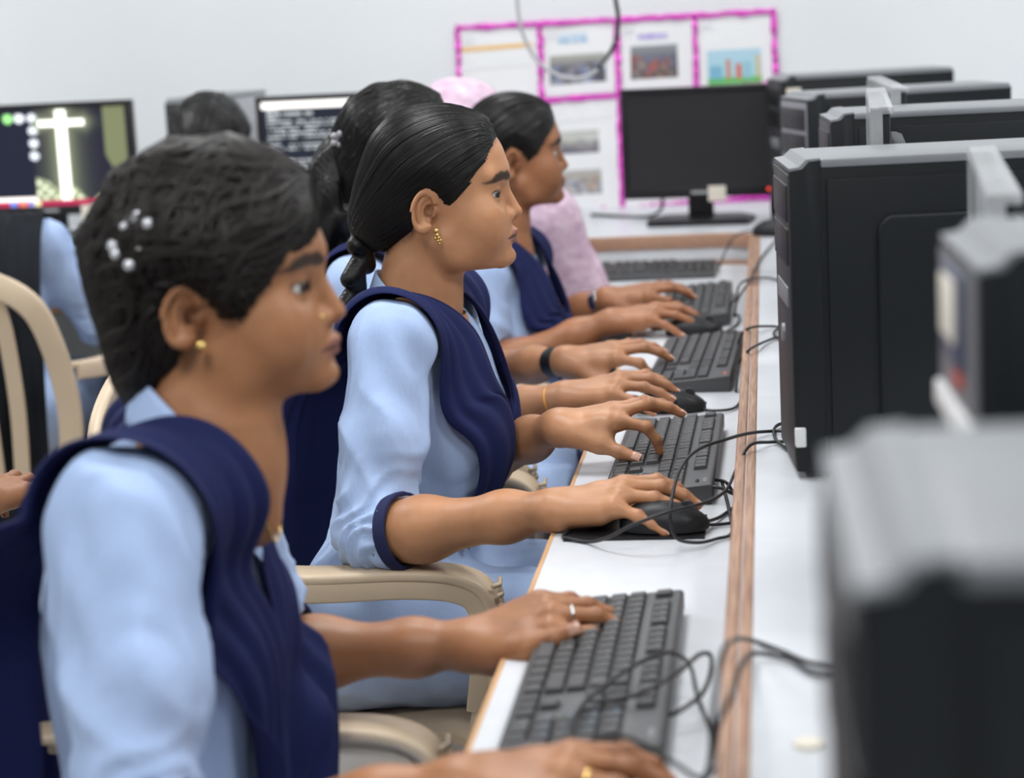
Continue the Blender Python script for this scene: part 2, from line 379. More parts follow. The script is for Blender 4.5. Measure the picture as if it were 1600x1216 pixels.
# sticker on the far tower front
sp = bpy.data.objects['computer_tower.004']
box('sticker', (.010, -.0125, .282), (.043, -.0105, .318), M_label, sp)
# smaller tower with printed front
t = tower((.110, 1.16, UZ), R(2), 'small black tower with cream badge and white bar on its front, behind the nearest tower', W=.175, H=.386, D=.33, front=mat('pale_front2', (.13, .13, .14), .5))
for o_ in [c_ for c_ in t.children if c_.name.split('.')[0] in ('drive_cover', 'port_strip')]: bpy.data.objects.remove(o_)
box('badge', (-.0055, .042, .312), (0, .132, .368), mat('navy_badge', (.06, .07, .12), .4), t, .002)
box('badge_label', (-.0075, .058, .326), (-.004, .116, .362), M_label, t, .001)
box('red_mark', (-.004, .055, .300), (0, .085, .308), mat('red_ink', (.5, .08, .05), .5), t)
box('white_bar', (-.006, .010, .272), (0, .165, .288), M_white, t, .002)

def monitor(loc, rz, label, Wd=.43, Hh=.262, zb=.08, fn=None, nx=90, ny=52, film=False, group=None, tag=None, emitmat=None, edge=None, th=.028, base=True):
    """screen looks to local -Y; origin on the table under the screen's centre"""
    t = empty('monitor', loc, label, 'monitor', group, rz); b_ = .013
    box('casing', (-Wd / 2, 0, zb), (Wd / 2, th, zb + Hh), M_black, t, .004)
    box('rear_housing', (-Wd * .32, th - .004, zb + .04), (Wd * .32, th + .026, zb + Hh - .05), M_black, t, .012)
    bm = bmesh.new()
    add_box(bm, (-Wd / 2, -.006, zb + Hh - b_), (Wd / 2, .004, zb + Hh), .0015); add_box(bm, (-Wd / 2, -.006, zb), (Wd / 2, .004, zb + .024), .0015)
    add_box(bm, (-Wd / 2, -.006, zb + .02), (-Wd / 2 + b_, .004, zb + Hh - .01), .0015); add_box(bm, (Wd / 2 - b_, -.006, zb + .02), (Wd / 2, .004, zb + Hh - .01), .0015)
    bm_obj('bezel', bm, edge or M_black, t)
    U, W_ = np.meshgrid(np.linspace(0, 1, nx), np.linspace(0, 1, ny)); x0, x1, z0, z1 = -Wd / 2 + b_, Wd / 2 - b_, zb + .024, zb + Hh - b_
    P = np.stack([x0 + (x1 - x0) * U, 0 * U - .0015, z1 + (z0 - z1) * W_], -1).reshape(-1, 3)
    Fq = [(j * nx + i, (j + 1) * nx + i, (j + 1) * nx + i + 1, j * nx + i + 1) for j in range(ny - 1) for i in range(nx - 1)]
    if fn is None: mesh_obj('screen', P, Fq, mat('screen_off', (.018, .019, .021), .35), t, smooth=False)
    else: mesh_obj('screen', P, Fq, M_scr, t, smooth=False, colors=fn(U.ravel(), W_.ravel()))
    box('stand_neck', (-.03, .012, .008), (.03, .034, zb + .06), M_black, t, .004)
    if base: prism('stand_base', [(-.12, -.075), (.12, -.075), (.13, .03), (.09, .10), (-.09, .10), (-.13, .03)], 2, 0, .012, M_black, t, .003)
    if tag is not None:
        box('paper_tag', (tag[0] - .021, -.0075, zb + tag[1] - .02), (tag[0] + .021, -.0055, zb + tag[1] + .017), M_label, t)
    box('maker_mark', (-.02, -.0068, zb + .009), (.02, -.0055, zb + .016), mat('pale_mark', (.35, .36, .37), .4), t)
    if film:
        bm = bmesh.new(); g = np.random.default_rng(int(loc[1] * 100))
        add_box(bm, (-Wd / 2 - .004, -.009, zb + Hh - .004), (Wd / 2 + .004, th + .004, zb + Hh + .006), .003)
        add_box(bm, (-Wd / 2 - .004, -.0095, zb + .12), (Wd / 2 + .004, -.0075, zb + Hh), 0)
        add_box(bm, (Wd / 2 + .001, -.0085, zb + .15), (Wd / 2 + .004, .006, zb + Hh), 0); add_box(bm, (-Wd / 2 - .004, -.0085, zb + .15), (-Wd / 2 - .001, .006, zb + Hh), 0)
        bm_obj('protective_film', bm, M_film, t)
    return t
def cross(u, v):
    a = u * 1.55                                     # aspect-true
    C = np.tile(np.array((.012, .012, .022)), (len(u), 1))
    d1 = np.abs(u - .60) ; d2 = np.abs(v - .15)
    g1 = np.exp(-(np.maximum(d1 - .025, 0) / .05) ** 1.0) * (v < .93); g2 = np.exp(-(np.maximum(d2 - .03, 0) / .06)) * np.exp(-np.maximum(np.abs(u - .60) - .15, 0) / .03)
    gl = np.maximum(g1 * .55, g2 * .5); C += gl[:, None] * np.array((.36, .40, .22)) * .8
    core = ((d1 < .028) & (v < .95) & (v > .02)) | ((d2 < .036) & (np.abs(u - .60) < .14)); C[core] = (1.1, 1.1, 1.0)
    hang = (u > .86) & (u < .985) & (v < .5 + .2 * np.sin((u - .86) * 20)); C[hang] = (.12, .13, .07)
    hill = v > .92 - .25 * np.exp(-((u - .42) / .1) ** 2) - .12 * np.exp(-((u - .62) / .06) ** 2) - .03 * np.sin(u * 40); C[hill & (u > .42) & ~core] = (.22, .25, .15)
    dots = hill & (np.sin(u * 90) * np.sin(v * 60) > .5) & (u > .42); C[dots] = (.75, .78, .6)
    win = (u < .42); C[win] = (.010, .012, .022)
    C[win & (v > .9)] = (.9, .82, .78)
    for k in range(4): C[(np.hypot((u - .425) * 1.6, v - .09 - .13 * k) < .045)] = (.55, .58, .62)
    C[(np.hypot((u - .35) * 1.6, v - .09) < .05)] = (.6, .62, .65); C[(np.hypot((u - .28) * 1.6, v - .09) < .05)] = (.25, .6, .2)
    C[v > .945] = (.30, .02, .06)
    for uu, cc in ((.27, (.1, .2, .6)), (.33, (.6, .15, .1)), (.38, (.2, .2, .5)), (.42, (.6, .55, .3))): C[(v > .945) & (np.abs(u - uu) < .02)] = cc
    return C
def terminal(u, v):
    g = np.random.default_rng(21); C = np.tile(np.array((.012, .014, .022)), (len(u), 1))
    rows = 26; r = np.floor(v * rows).astype(int); ends = .25 + .7 * g.random(rows + 1); ends[g.random(rows + 1) < .2] = .1
    n = g.random((rows + 1, 90)); on = (u < ends[r]) & (u > .03) & ((v * rows) % 1 < .55) & (n[r, np.floor(u * 89).astype(int)] < .72)
    C[on] = (.30, .32, .33)
    C[v < .075] = (.9, .88, .84)
    return C
monitor((-1.80, 5.15, UZ), R(-1), 'monitor showing a glowing cross, with cream paper tag on its lower edge', Wd=.455, Hh=.280, zb=.072, fn=cross, nx=130, ny=80, tag=(.10, .006), edge=M_black)
monitor((-1.028, 5.13, UZ), R(-2), 'monitor showing lines of white terminal text under a pale bar', Wd=.45, Hh=.285, zb=.058, fn=terminal, nx=150, ny=104)
t = tower((-1.325, 5.02, UZ), R(84), 'tower with dark front and pale grey side, behind the seated head', W=.13, H=.352, D=.38, mt=mat('pale_case', (.42, .43, .45), .45))
t = monitor((-.168, 5.06, UZ), R(-4), 'switched-off black monitor with cream tag, in front of the notices', Wd=.365, Hh=.262, zb=.060, tag=(.042, .010))
bm = bmesh.new(); bmesh.ops.create_uvsphere(bm, u_segments=12, v_segments=8, radius=.004); o = bm_obj('power_light', bm, mat('red_led', (.8, .05, .03), .4, emit=1.5), t); o.location = (.165, -.007, .075)
def place_mon(near, far, ztop, label, sd, Hh=.28):
    n, f = np.array(near), np.array(far); c = (n + f) / 2; dv = f - n; Ln = np.linalg.norm(dv)
    # local +X runs from far to near so that the screen (-Y local) looks to -X world
    rz = math.atan2(-dv[1], -dv[0])
    gf = lambda u, v: np.tile(np.array((.25, .27, .29)), (len(u), 1))
    return monitor((c[0], c[1], UZ), rz, label, Wd=Ln, Hh=Hh, zb=ztop - UZ - Hh, fn=gf, nx=6, ny=4, film=True, th=.015, group='film-wrapped monitors on the upper table')
place_mon((.169, 1.62), (.200, 2.10), 1.158, 'film-wrapped monitor edge-on between small tower and middle tower', 1)
place_mon((.128, 2.55), (.146, 3.04), 1.176, 'film-wrapped monitor edge-on just behind the middle tower', 2)
place_mon((.200, 3.38), (.185, 3.84), 1.160, 'film-wrapped monitor edge-on second from the back wall', 3)

# ---- keyboards: every key a part
KW = .0190
ROWS = [(0, [(1, 1), (.999, 0)] ), ]
def key_layout():
    K = []                                     # (x units from left, row, width, height, legend)
    x = 0; K.append((0, 0, 1, 1, ''))
    for g0 in (2, 6.5, 11):
        for i in range(4): K.append((g0 + i, 0, 1, 1, 'F%d' % (int((g0 - 2) // 4.5) * 4 + i + 1)))
    for i in range(3): K.append((15.25 + i, 0, 1, 1, ''))
    for i, c in enumerate('`1234567890-='): K.append((i, 1, 1, 1, c))
    K.append((13, 1, 2, 1, ''))
    K.append((0, 2, 1.5, 1, ''))
    for i, c in enumerate('QWERTYUIOP[]'): K.append((1.5 + i, 2, 1, 1, c))
    K.append((13.5, 2, 1.5, 1, '\\'))
    K.append((0, 3, 1.75, 1, ''))
    for i, c in enumerate("ASDFGHJKL;'"): K.append((1.75 + i, 3, 1, 1, c))
    K.append((12.75, 3, 2.25, 1, ''))
    K.append((0, 4, 2.25, 1, ''))
    for i, c in enumerate('ZXCVBNM,./'): K.append((2.25 + i, 4, 1, 1, c))
    K.append((12.25, 4, 2.75, 1, ''))
    for xx, ww in ((0, 1.25), (1.25, 1.25), (2.5, 1.25), (3.75, 6.25), (10, 1.25), (11.25, 1.25), (12.5, 1.25), (13.75, 1.25)): K.append((xx, 5, ww, 1, ''))
    for r_ in (1, 2):
        for i in range(3): K.append((15.25 + i, r_, 1, 1, ''))
    K.append((16.25, 4, 1, 1, '')); [K.append((15.25 + i, 5, 1, 1, '')) for i in range(3)]
    for r_, s in ((1, '#/*-'), (2, '789'), (3, '456'), (4, '123')):
        for i, c in enumerate(s): K.append((18.5 + i, r_, 1, 1, c))
    K += [(21.5, 2, 1, 2, '+'), (21.5, 4, 1, 2, ''), (18.5, 5, 2, 1, '0'), (20.5, 5, 1, 1, '.')]
    return K
KEYMESH = {}
def keycap(wu, hu):
    k = (wu, hu)
    if k not in KEYMESH:
        bm = bmesh.new(); a, b_ = wu * KW / 2 - .0014, hu * KW / 2 - .0014; z0, z1 = 0, .0055; i = .0013
        lo = [bm.verts.new(p) for p in ((-a, -b_, z0), (a, -b_, z0), (a, b_, z0), (-a, b_, z0))]
        hi = [bm.verts.new(p) for p in ((-a + i, -b_ + i, z1), (a - i, -b_ + i, z1), (a - i, b_ - i * .7, z1), (-a + i, b_ - i * .7, z1))]
        bm.faces.new(hi); [bm.faces.new((lo[q], lo[(q + 1) % 4], hi[(q + 1) % 4], hi[q])) for q in range(4)]
        bmesh.ops.bevel(bm, geom=[e for e in bm.edges if e.verts[0] in hi and e.verts[1] in hi], offset=.0007, segments=1, affect='EDGES')
        me = bpy.data.meshes.new('key'); bm.to_mesh(me); bm.free(); me.materials.append(M_key); KEYMESH[k] = me
    return KEYMESH[k]
def glyph(ch, size):
    c = bpy.data.curves.new('g', 'FONT'); c.body = ch; c.size = size; c.resolution_u = 1
    o = bpy.data.objects.new('g', c); COL.objects.link(o); me = bpy.data.meshes.new_from_object(o)
    V = [tuple(v.co) for v in me.vertices]; Fc = [tuple(p.vertices) for p in me.polygons]
    bpy.data.objects.remove(o); bpy.data.meshes.remove(me); bpy.data.curves.remove(c); return V, Fc
GL = {}
def keyboard(loc, rz, label, legends=True, blue=True, tilt=5.0, red=False):
    """local x = left to right for the typist, y = away from the typist; origin at the middle of the front edge"""
    t = empty('keyboard', loc, label, 'keyboard', 'black keyboards on the shelf', rz)
    D_ = 6.35 * KW + .016; Wt = 22.5 * KW + .014; tn = math.tan(R(tilt))
    top = lambda y: .0135 + y * tn
    prism('case', [(0, .002), (.004, 0), (D_ - .006, 0), (D_, .006), (D_, top(D_) - .002), (D_ - .004, top(D_)), (.003, top(.003)), (0, .009)], 0, -Wt / 2, Wt / 2, M_kb, t, .0012, 1)
    rowy = [5.35, 4, 3, 2, 1, 0]
    LV, LF, BV, BF = [], [], [], []
    for (u0, u1, r0, r1) in ((0, 1, 5.35, 6.35), (2, 6, 5.35, 6.35), (6.5, 10.5, 5.35, 6.35), (11, 15, 5.35, 6.35), (15.25, 18.25, 5.35, 6.35), (0, 15, 0, 5), (15.25, 18.25, 3, 5), (15.25, 18.25, 0, 1), (16.25, 17.25, 1, 2), (18.5, 22.5, 0, 5)):
        xa, xb_ = -Wt / 2 + .007 + u0 * KW, -Wt / 2 + .007 + u1 * KW; ya, yb_ = .007 + r0 * KW, .007 + r1 * KW
        Vw = [(xa, ya, top(ya) + .0004), (xb_, ya, top(ya) + .0004), (xb_, yb_, top(yb_) + .0004), (xa, yb_, top(yb_) + .0004), (xa, ya, top(ya) - .002), (xb_, ya, top(ya) - .002), (xb_, yb_, top(yb_) - .002), (xa, yb_, top(yb_) - .002)]
        mesh_obj('key_well', Vw, [(0, 1, 2, 3), (7, 6, 5, 4), (0, 4, 5, 1), (1, 5, 6, 2), (2, 6, 7, 3), (3, 7, 4, 0)], M_black, t, smooth=False)
    for (x, r_, wu, hu, ch) in key_layout():
        cx = -Wt / 2 + .007 + (x + wu / 2) * KW; cy = .007 + (rowy[r_] + 1 - hu / 2 - (0 if hu == 1 else 0)) * KW
        if hu == 2: cy = .007 + rowy[r_] * KW
        k = bpy.data.objects.new('key', keycap(wu, hu)); k.location = (cx, cy, top(cy) - .0006); k.rotation_euler = (R(tilt), 0, 0); link(k, t)
        if legends and ch:
            if ch not in GL: GL[ch] = glyph(ch, .0062 if len(ch) == 1 else .0042)
            v, f = GL[ch]; isb = blue and x >= 18.5 and r_ in (2, 3, 4) or (ch == '#')
            tv, tf = (BV, BF) if isb else (LV, LF); o0 = len(tv)
            for (vx, vy, vz) in v:
                yy = cy + .0002 + vy; tv.append((cx - .0055 + vx, yy, top(yy) + .0052))
            tf += [tuple(i + o0 for i in ff) for ff in f]
    if legends:
        mesh_obj('key_legends', LV, LF, mat('legend_white', (.45, .46, .47), .5), t, smooth=False)
        mesh_obj('blue_legends', BV, BF, mat('legend_blue', (.25, .5, .75), .5), t, smooth=False)
    box('maker_mark', (Wt / 2 - .040, D_ - .013, top(D_ - .013) - .0005), (Wt / 2 - .018, D_ - .008, top(D_ - .008) + .0003), mat('red_mark', (.6, .09, .05), .4) if red else mat('dim_mark', (.16, .16, .17), .4), t)
    box('foot', (-Wt / 2 + .02, D_ - .03, -.0005), (-Wt / 2 + .06, D_ - .01, .003), M_black, t); box('foot', (Wt / 2 - .06, D_ - .03, -.0005), (Wt / 2 - .02, D_ - .01, .003), M_black, t)
    return t
# typist faces +X, so local y -> world X and local x -> world -Y : rz = -90
KBD = {}
for i, (xr, y0, y1, rr, lb) in enumerate([(-.099, 1.592, 2.010, 0, 'black keyboard under the nearest student\'s hand, crossed by loops of cable'), (-.079, 2.474, 2.925, -.7, 'black keyboard in sharp focus under the middle student\'s left hand'),
        (-.064, 3.215, 3.66, -2, 'black keyboard with small red mark, under the hand with the black watch'), (-.086, 3.89, 4.30, 0, 'farthest keyboard of the row, under the hand with the silver watch')]):
    KBD[i] = keyboard((xr - .134, (y0 + y1) / 2, TZ), R(-90 + rr), lb, legends=i < 3, red=(i == 2))
KBD[4] = keyboard((-.345, 4.56, TZ), R(0), 'unused keyboard on the back shelf, beside the pink shawl', legends=False)
KBD[4]['group'] = 'black keyboards on the shelf'

def mouse(loc, rz, label):
    """nose to local +X"""
    t = empty('mouse', loc, label, 'mouse', 'black computer mice', rz)
    nu, nv = 26, 14; V = []; Fc = []
    for i in range(nu):
        s = i / (nu - 1); x = -.052 + .104 * s; wv = .031 * max(0, 1 - abs(2 * s - 1) ** 3.2) ** .5 * (1 - .10 * s); h = .031 * max(0, math.sin(math.pi * min(1, .05 + s * .91) ** .9)) ** .7 + .003
        for j in range(nv):
            a = math.pi * j / (nv - 1); V.append((x, -wv * math.cos(a), .002 + h * max(0, math.sin(a)) ** .75))
    for i in range(nu - 1):
        for j in range(nv - 1): Fc.append((i * nv + j, i * nv + j + 1, (i + 1) * nv + j + 1, (i + 1) * nv + j))
        Fc.append((i * nv, (i + 1) * nv, (i + 1) * nv + nv - 1, i * nv + nv - 1))
    mesh_obj('shell', V, Fc, M_black, t, angle=60)
    bm = bmesh.new(); bmesh.ops.create_cone(bm, cap_ends=True, segments=16, radius1=.008, radius2=.008, depth=.005, matrix=Matrix.Translation((.028, 0, .026)) @ Matrix.Rotation(R(90), 4, 'X'))
    bm_obj('scroll_wheel', bm, M_dark, t)
    return t
MS = {}
MS[1] = mouse((-.132, 2.352, TZ + .003), R(-6), 'black mouse under the middle student\'s right hand')
MS[2] = mouse((-.155, 3.075, TZ), R(-6), 'black mouse held by the hand with the orange thread bracelet')
MS[3] = mouse((-.145, 3.79, TZ), R(-4), 'black mouse held by the hand with the yellow bracelet')
MS[0] = mouse((-.150, 1.50, TZ), R(-6), 'black mouse under the nearest student\'s right hand')
MS[4] = mouse((.005, 4.72, UZ), R(-30), 'black mouse on the upper table in front of the blank monitor')
pp = [(-.045, -.03), (.045, -.03), (.045, .03), (-.045, .03)]
t = box('mouse_pad', (-.245, 2.315, TZ), (-.085, 2.42, TZ + .0028), M_black, label='thin black pad under the middle student\'s mouse', cat='mouse pad')

# ---- cables, parts of the mouse or keyboard they belong to
def cable(parent, pts, r=.0021, n=8, mt=None):
    P = catmull([p for p in pts], n); V, Fc = sweep(local(parent, P), circ(r, 6), None); return mesh_obj('cable', V, Fc, mt or M_cable, parent)
cY = lambda *a: atY(*a)
cU = lambda x, y: atZ(x, y, UZ + .0035)
cE = lambda x, y: atZ(x, y, UZ + .009)
cT = lambda x, y: atZ(x, y, TZ + .0035)
cable(KBD[1], [cU(1290, 668), cU(1236, 673), cU(1204, 674), cE(1172, 677), cY(1140, 685, 2.46), cY(1090, 703, 2.40), cY(1062, 735, 2.33), cY(1048, 790, 2.28), cY(1049, 822, 2.27), cY(1060, 843, 2.27), cY(1092, 848, 2.27), cT(1120, 842), cT(1143, 833), (-.06, 2.44, TZ + .004), (-.07, 2.55, TZ + .012)])
cable(MS[1], [cU(1290, 688), cU(1232, 690), cU(1204, 691), cE(1172, 696), cY(1152, 730, 2.41), cY(1134, 766, 2.36), cY(1100, 786, 2.31), cY(1042, 801, 2.26), cY(990, 820, 2.25), cY(950, 840, 2.265), cT(920, 847), cT(890, 842), cT(880, 838), (-.235, 2.36, TZ + .006), (-.2, 2.40, TZ + .006)])
cable(MS[1], [(-.084, 2.354, TZ + .010), cT(1125, 808), cT(1146, 793), (-.045, 2.47, TZ + .004)])
cable(MS[1], [(-.084, 2.350, TZ + .008), cT(1120, 820), cT(1145, 817), (-.045, 2.38, TZ + .004)])
cable(KBD[1], [(-.098, 2.50, TZ + .026), cY(1090, 760, 2.49), cY(1122, 762, 2.48), cY(1146, 772, 2.48), (-.042, 2.48, TZ + .006)])
cable(KBD[1], [(-.082, 2.56, TZ + .012), cY(1133, 753, 2.53), cT(1146, 770), (-.045, 2.46, TZ + .006)])
cable(KBD[1], [cU(1262, 659), cU(1236, 660), cU(1216, 664), cU(1209, 674), cU(1215, 690), cU(1238, 706), cU(1256, 710)])
# third seat
cable(KBD[2], [cT(1150, 612), cY(1153, 580, 3.25), cY(1158, 562, 3.26), cE(1172, 546), cU(1200, 532), cU(1235, 521), cU(1265, 515)])
cable(KBD[2], [cT(1150, 548), cY(1158, 524, 3.45), cE(1173, 512), cU(1205, 510), cU(1235, 512), cU(1265, 513)])
cable(KBD[2], [cU(1262, 510), cU(1226, 511), cU(1210, 518), cU(1213, 527), cU(1236, 530), cU(1262, 532)])
cable(MS[2], [(-.104, 3.07, TZ + .012), cT(1100, 640), cT(1132, 641), cT(1152, 634), (-.045, 3.2, TZ + .004)])
# farthest seat
cable(KBD[3], [cT(1130, 522), cY(1124, 500, 3.92), cY(1135, 484, 4.0), cY(1150, 466, 4.0), cY(1154, 448, 4.0), cE(1167, 438), cU(1196, 434), cU(1232, 441), cU(1290, 450)])
cable(KBD[3], [cT(1148, 496), cY(1152, 470, 3.95), cE(1172, 438), cU(1190, 402), cU(1222, 366), cU(1240, 352)])
cable(MS[3], [(-.094, 3.785, TZ + .012), cT(1120, 525), cT(1150, 508), cT(1155, 494), cT(1146, 492)])
cable(MS[4], [(-.035, 4.745, UZ + .012), cY(1150, 368, 4.72), cY(1132, 396, 4.66), cT(1122, 424), (-.12, 4.66, TZ + .02), (-.15, 4.70, TZ + .01)])
# nearest seat : loops over the near keyboard
cable(KBD[0], [cU(1360, 1052), cU(1312, 1044), cU(1262, 1035), cU(1222, 1018), cE(1170, 1000), cY(1140, 1004, 1.46), cY(1124, 1040, 1.44), cY(1116, 1100, 1.42), cY(1112, 1160, 1.41), cY(1106, 1205, 1.40), cY(1090, 1216, 1.40), cY(1050, 1190, 1.42), cY(1000, 1160, 1.46), cY(960, 1150, 1.52), cY(905, 1160, 1.58), cY(890, 1130, 1.64), cY(915, 1105, 1.68), cY(960, 1094, 1.68), cY(1010, 1080, 1.68), cY(1060, 1050, 1.70), cY(1095, 1022, 1.74), cY(1112, 1030, 1.74), cY(1100, 1080, 1.70), cY(1060, 1112, 1.68), cY(1040, 1118, 1.68)])
cable(MS[0], [cU(1360, 1062), cU(1312, 1056), cU(1270, 1052), cU(1232, 1030), cE(1178, 1022), cY(1158, 1040, 1.50), cY(1146, 1080, 1.42), cY(1124, 1130, 1.41), cY(1112, 1190, 1.40), cY(1104, 1216, 1.39), (-.1, 1.44, TZ + .01)])
cable(MS[0], [cY(890, 1180, 1.55), cY(893, 1140, 1.60), cY(912, 1100, 1.66), cY(960, 1060, 1.72), cY(1010, 1030, 1.76), cY(1050, 1020, 1.78), cY(1078, 1040, 1.76), cY(1090, 1090, 1.70), cY(1112, 1150, 1.60), cY(1110, 1200, 1.5)])
tube('hanging_cable', [atY(820, -300, 4.9) * [1, 1, 0] + [0, 0, 2.9], cY(815, -300, 4.9), cY(812, -60, 4.9), cY(808, 0, 4.9), cY(818, 55, 4.9), cY(840, 95, 4.9), cY(872, 118, 4.9), cY(908, 122, 4.9), cY(938, 105, 4.9), cY(960, 70, 4.9), cY(966, 30, 4.9), cY(962, 0, 4.9), cY(955, -60, 4.9), cY(950, -300, 4.9), atY(945, -300, 4.9) * [1, 1, 0] + [0, 0, 2.9]], .0045, mat('white_cable', (.45, .46, .47), .4), label='loop of pale cable hanging in front of the notice sheets', cat='cable')
o = bpy.data.objects['hanging_cable']; tube('black_end', [cY(935, 108, 4.9), cY(960, 70, 4.9), cY(966, 30, 4.9), cY(962, 0, 4.9), cY(955, -60, 4.9)], .0052, M_cable, o)
tube('power_cord', [cY(985, 345, 5.3), cY(930, 342, 5.3), cY(880, 344, 5.35), cY(800, 340, 5.35)], .004, M_cable, label='dark power cord lying along the table under the notices', cat='cable')
tube('power_cord', [(-.27, 5.2, UZ + .2), (-.27, 5.22, UZ + .1), (-.28, 5.2, UZ + .01), (-.45, 5.3, UZ + .004)], .004, M_cable, label='dark power cord dropping behind the blank monitor', cat='cable')
for i, (a, b_) in enumerate((((20, 345), (90, 362)), ((0, 352), (140, 370)), ((60, 340), (160, 366)))):
    A, B = atZ(*a, UZ + .006), atZ(*b_, UZ + .006)
    tube('power_cord', [A, (A + B) / 2 + [0, .05, 0], B, B + [.1, -.02, 0]], .004, M_cable, label=['upper', 'lower', 'steeper'][i] + ' dark cord in the tangle under the cross monitor', cat='cable')
tube('tower_cord', [cY(1228, 255, 2.55), cY(1214, 275, 2.6), cY(1210, 330, 2.65), cY(1222, 400, 2.62), cU(1226, 640), cU(1240, 655)], .003, M_cable, label='black cord bowing out behind the front of the middle tower', cat='cable')
# ================================================================ CHAIRS (moulded plastic armchairs)
def chair(loc, rz, label, group='beige plastic armchairs'):
    """faces local +X; origin on the floor below the seat"""
    t = empty('plastic_armchair', loc, label, 'chair', group, rz)
    # seat: dished shell
    nx, ny = 14, 14; V = []; Fc = []
    for s in (0, 1):
        for i in range(nx):
            for j in range(ny):
                u = i / (nx - 1); v = j / (ny - 1) * 2 - 1; x = -.20 + .42 * u
                z = .425 - .018 * (1 - v * v) * math.sin(math.pi * min(1, u * 1.1)) - (.03 * max(0, u - .85) / .15) ** 1 * 1
                V.append((x, v * (.215 + .012 * u), z - .012 * s))
    o1 = nx * ny
    for i in range(nx - 1):
        for j in range(ny - 1):
            a = i * ny + j; Fc.append((a, a + ny, a + ny + 1, a + 1)); Fc.append((o1 + a, o1 + a + 1, o1 + a + ny + 1, o1 + a + ny))
    rim = [j for j in range(ny)] + [i * ny + ny - 1 for i in range(1, nx)] + [(nx - 1) * ny + j for j in range(ny - 2, -1, -1)] + [i * ny for i in range(nx - 2, 0, -1)]
    for q in range(len(rim)): a, b_ = rim[q], rim[(q + 1) % len(rim)]; Fc.append((a, b_, o1 + b_, o1 + a))
    mesh_obj('seat', V, Fc, M_beige, t, angle=50)
    mesh_obj('seat_apron', *sweep([(.222, y, .388) for y in np.linspace(-.235, .235, 8)], rrect(.014, .05, .004)), M_beige, t, angle=50)
    for sg in (-1, 1):
        # arm: leaves the back post, runs forward nearly level, turns down into the front leg
        P = catmull([(-.215, sg * .235, .66), (-.12, sg * .262, .652), (0, sg * .272, .645), (.12, sg * .272, .648), (.19, sg * .27, .640), (.222, sg * .268, .612), (.226, sg * .266, .55), (.215, sg * .262, .47)], 6)
        wd = np.interp(np.linspace(0, 1, len(P)), [0, .2, .6, .8, 1], [.7, 1, 1.08, 1.15, .95])
        upv = [(0, 0, 1)] * len(P)
        T = np.gradient(P, axis=0); upv = [np.cross(np.array([0, 1, 0]), t_) * -1 for t_ in T]
        V, Fc = sweep(P, rrect(.052, .014, .005), upv, scale=wd); mesh_obj('armrest', V, Fc, M_beige, t, angle=50)
        V, Fc = sweep(P - np.array([0, sg * -.022, 0]) - .012 * np.array([np.array(u_) / np.linalg.norm(u_) for u_ in upv]), rrect(.007, .034, .003), upv); mesh_obj('armrest_skirt', V, Fc, M_beige, t, angle=50)
        for k in range(4):
            zc = .632 - .012 * k; mesh_obj('grip_ridge', *sweep([(.232 + .002 * k - .004 * (k == 0), sg * .27 - .018, zc), (.236 - .002 * (k == 0), sg * .27, zc - .003), (.232, sg * .27 + .018, zc)], circ(.0032, 6), None), M_beige, t)
        P = catmull([(.215, sg * .262, .48), (.205, sg * .258, .40), (.225, sg * .27, .2), (.245, sg * .28, 0)], 5)
        V, Fc = sweep(P, rrect(.05, .042, .008), (1, 0, 0)); mesh_obj('leg', V, Fc, M_beige, t, angle=50)
        P = catmull([(-.20, sg * .225, .43), (-.235, sg * .24, .2), (-.275, sg * .25, 0)], 5)
        V, Fc = sweep(P, rrect(.05, .04, .008), (1, 0, 0)); mesh_obj('leg', V, Fc, M_beige, t, angle=50)
        P = catmull([(-.20, sg * .218, .42), (-.225, sg * .235, .58), (-.265, sg * .225, .72), (-.285, sg * .19, .80), (-.29, sg * .10, .845), (-.291, 0, .853)], 6)
        V, Fc = sweep(P, rrect(.05, .018, .006), [(-1, 0, .25)] * len(P)); mesh_obj('back_rim', V, Fc, M_beige, t, angle=50)
    for y in (-.135, -.068, 0, .068, .135):
        P = catmull([(-.195, y * .8, .42), (-.232, y * .95, .58), (-.272, y, .74), (-.288, y * .9, .838 - abs(y) * .12)], 5)
        V, Fc = sweep(P, rrect(.034, .010, .004), [(-1, 0, .25)] * len(P)); mesh_obj('back_slat', V, Fc, M_beige, t, angle=50)
    return t
chair((-.575, 2.735, 0), R(0), 'beige plastic armchair of the student in sharp focus')
chair((-.545, 1.625, 0), R(2), 'beige plastic armchair of the nearest student')
chair((-.60, 3.375, 0), R(0), 'beige plastic armchair of the student hidden behind the middle one')
chair((-.60, 3.985, 0), R(0), 'beige plastic armchair of the farthest student in the row')
chair((-1.625, 4.26, 0), R(86), 'beige plastic armchair with curved back at the far left')
chair((-1.18, 2.30, 0), R(84), 'beige plastic armchair at the left edge behind the nearest student')
def stool(loc, label):
    t = empty('stool', loc, label, 'stool', 'low plastic stools'); t.scale = (.8, .8, 1)
    prism('seat', arc(.15 - .04, .15 - .04, .04, 0, 90, 5) + arc(-.11, .11, .04, 90, 180, 5) + arc(-.11, -.11, .04, 180, 270, 5) + arc(.11, -.11, .04, 270, 360, 5), 2, .40, .425, M_beige, t, .004)
    for sx in (-1, 1):
        for sy in (-1, 1): mesh_obj('leg', *sweep([(sx * .12, sy * .12, .405), (sx * .135, sy * .135, .2), (sx * .15, sy * .15, 0)], rrect(.035, .03, .005), (1, 0, 0)), M_beige, t, angle=50)
    for s_ in (-1, 1): box('stretcher', (-.13, s_ * .133 - .008, .18), (.13, s_ * .133 + .008, .21), M_beige, t, .003)
stool((-1.185, 4.38, 0), 'low beige stool under the student seen only by the back of the head')
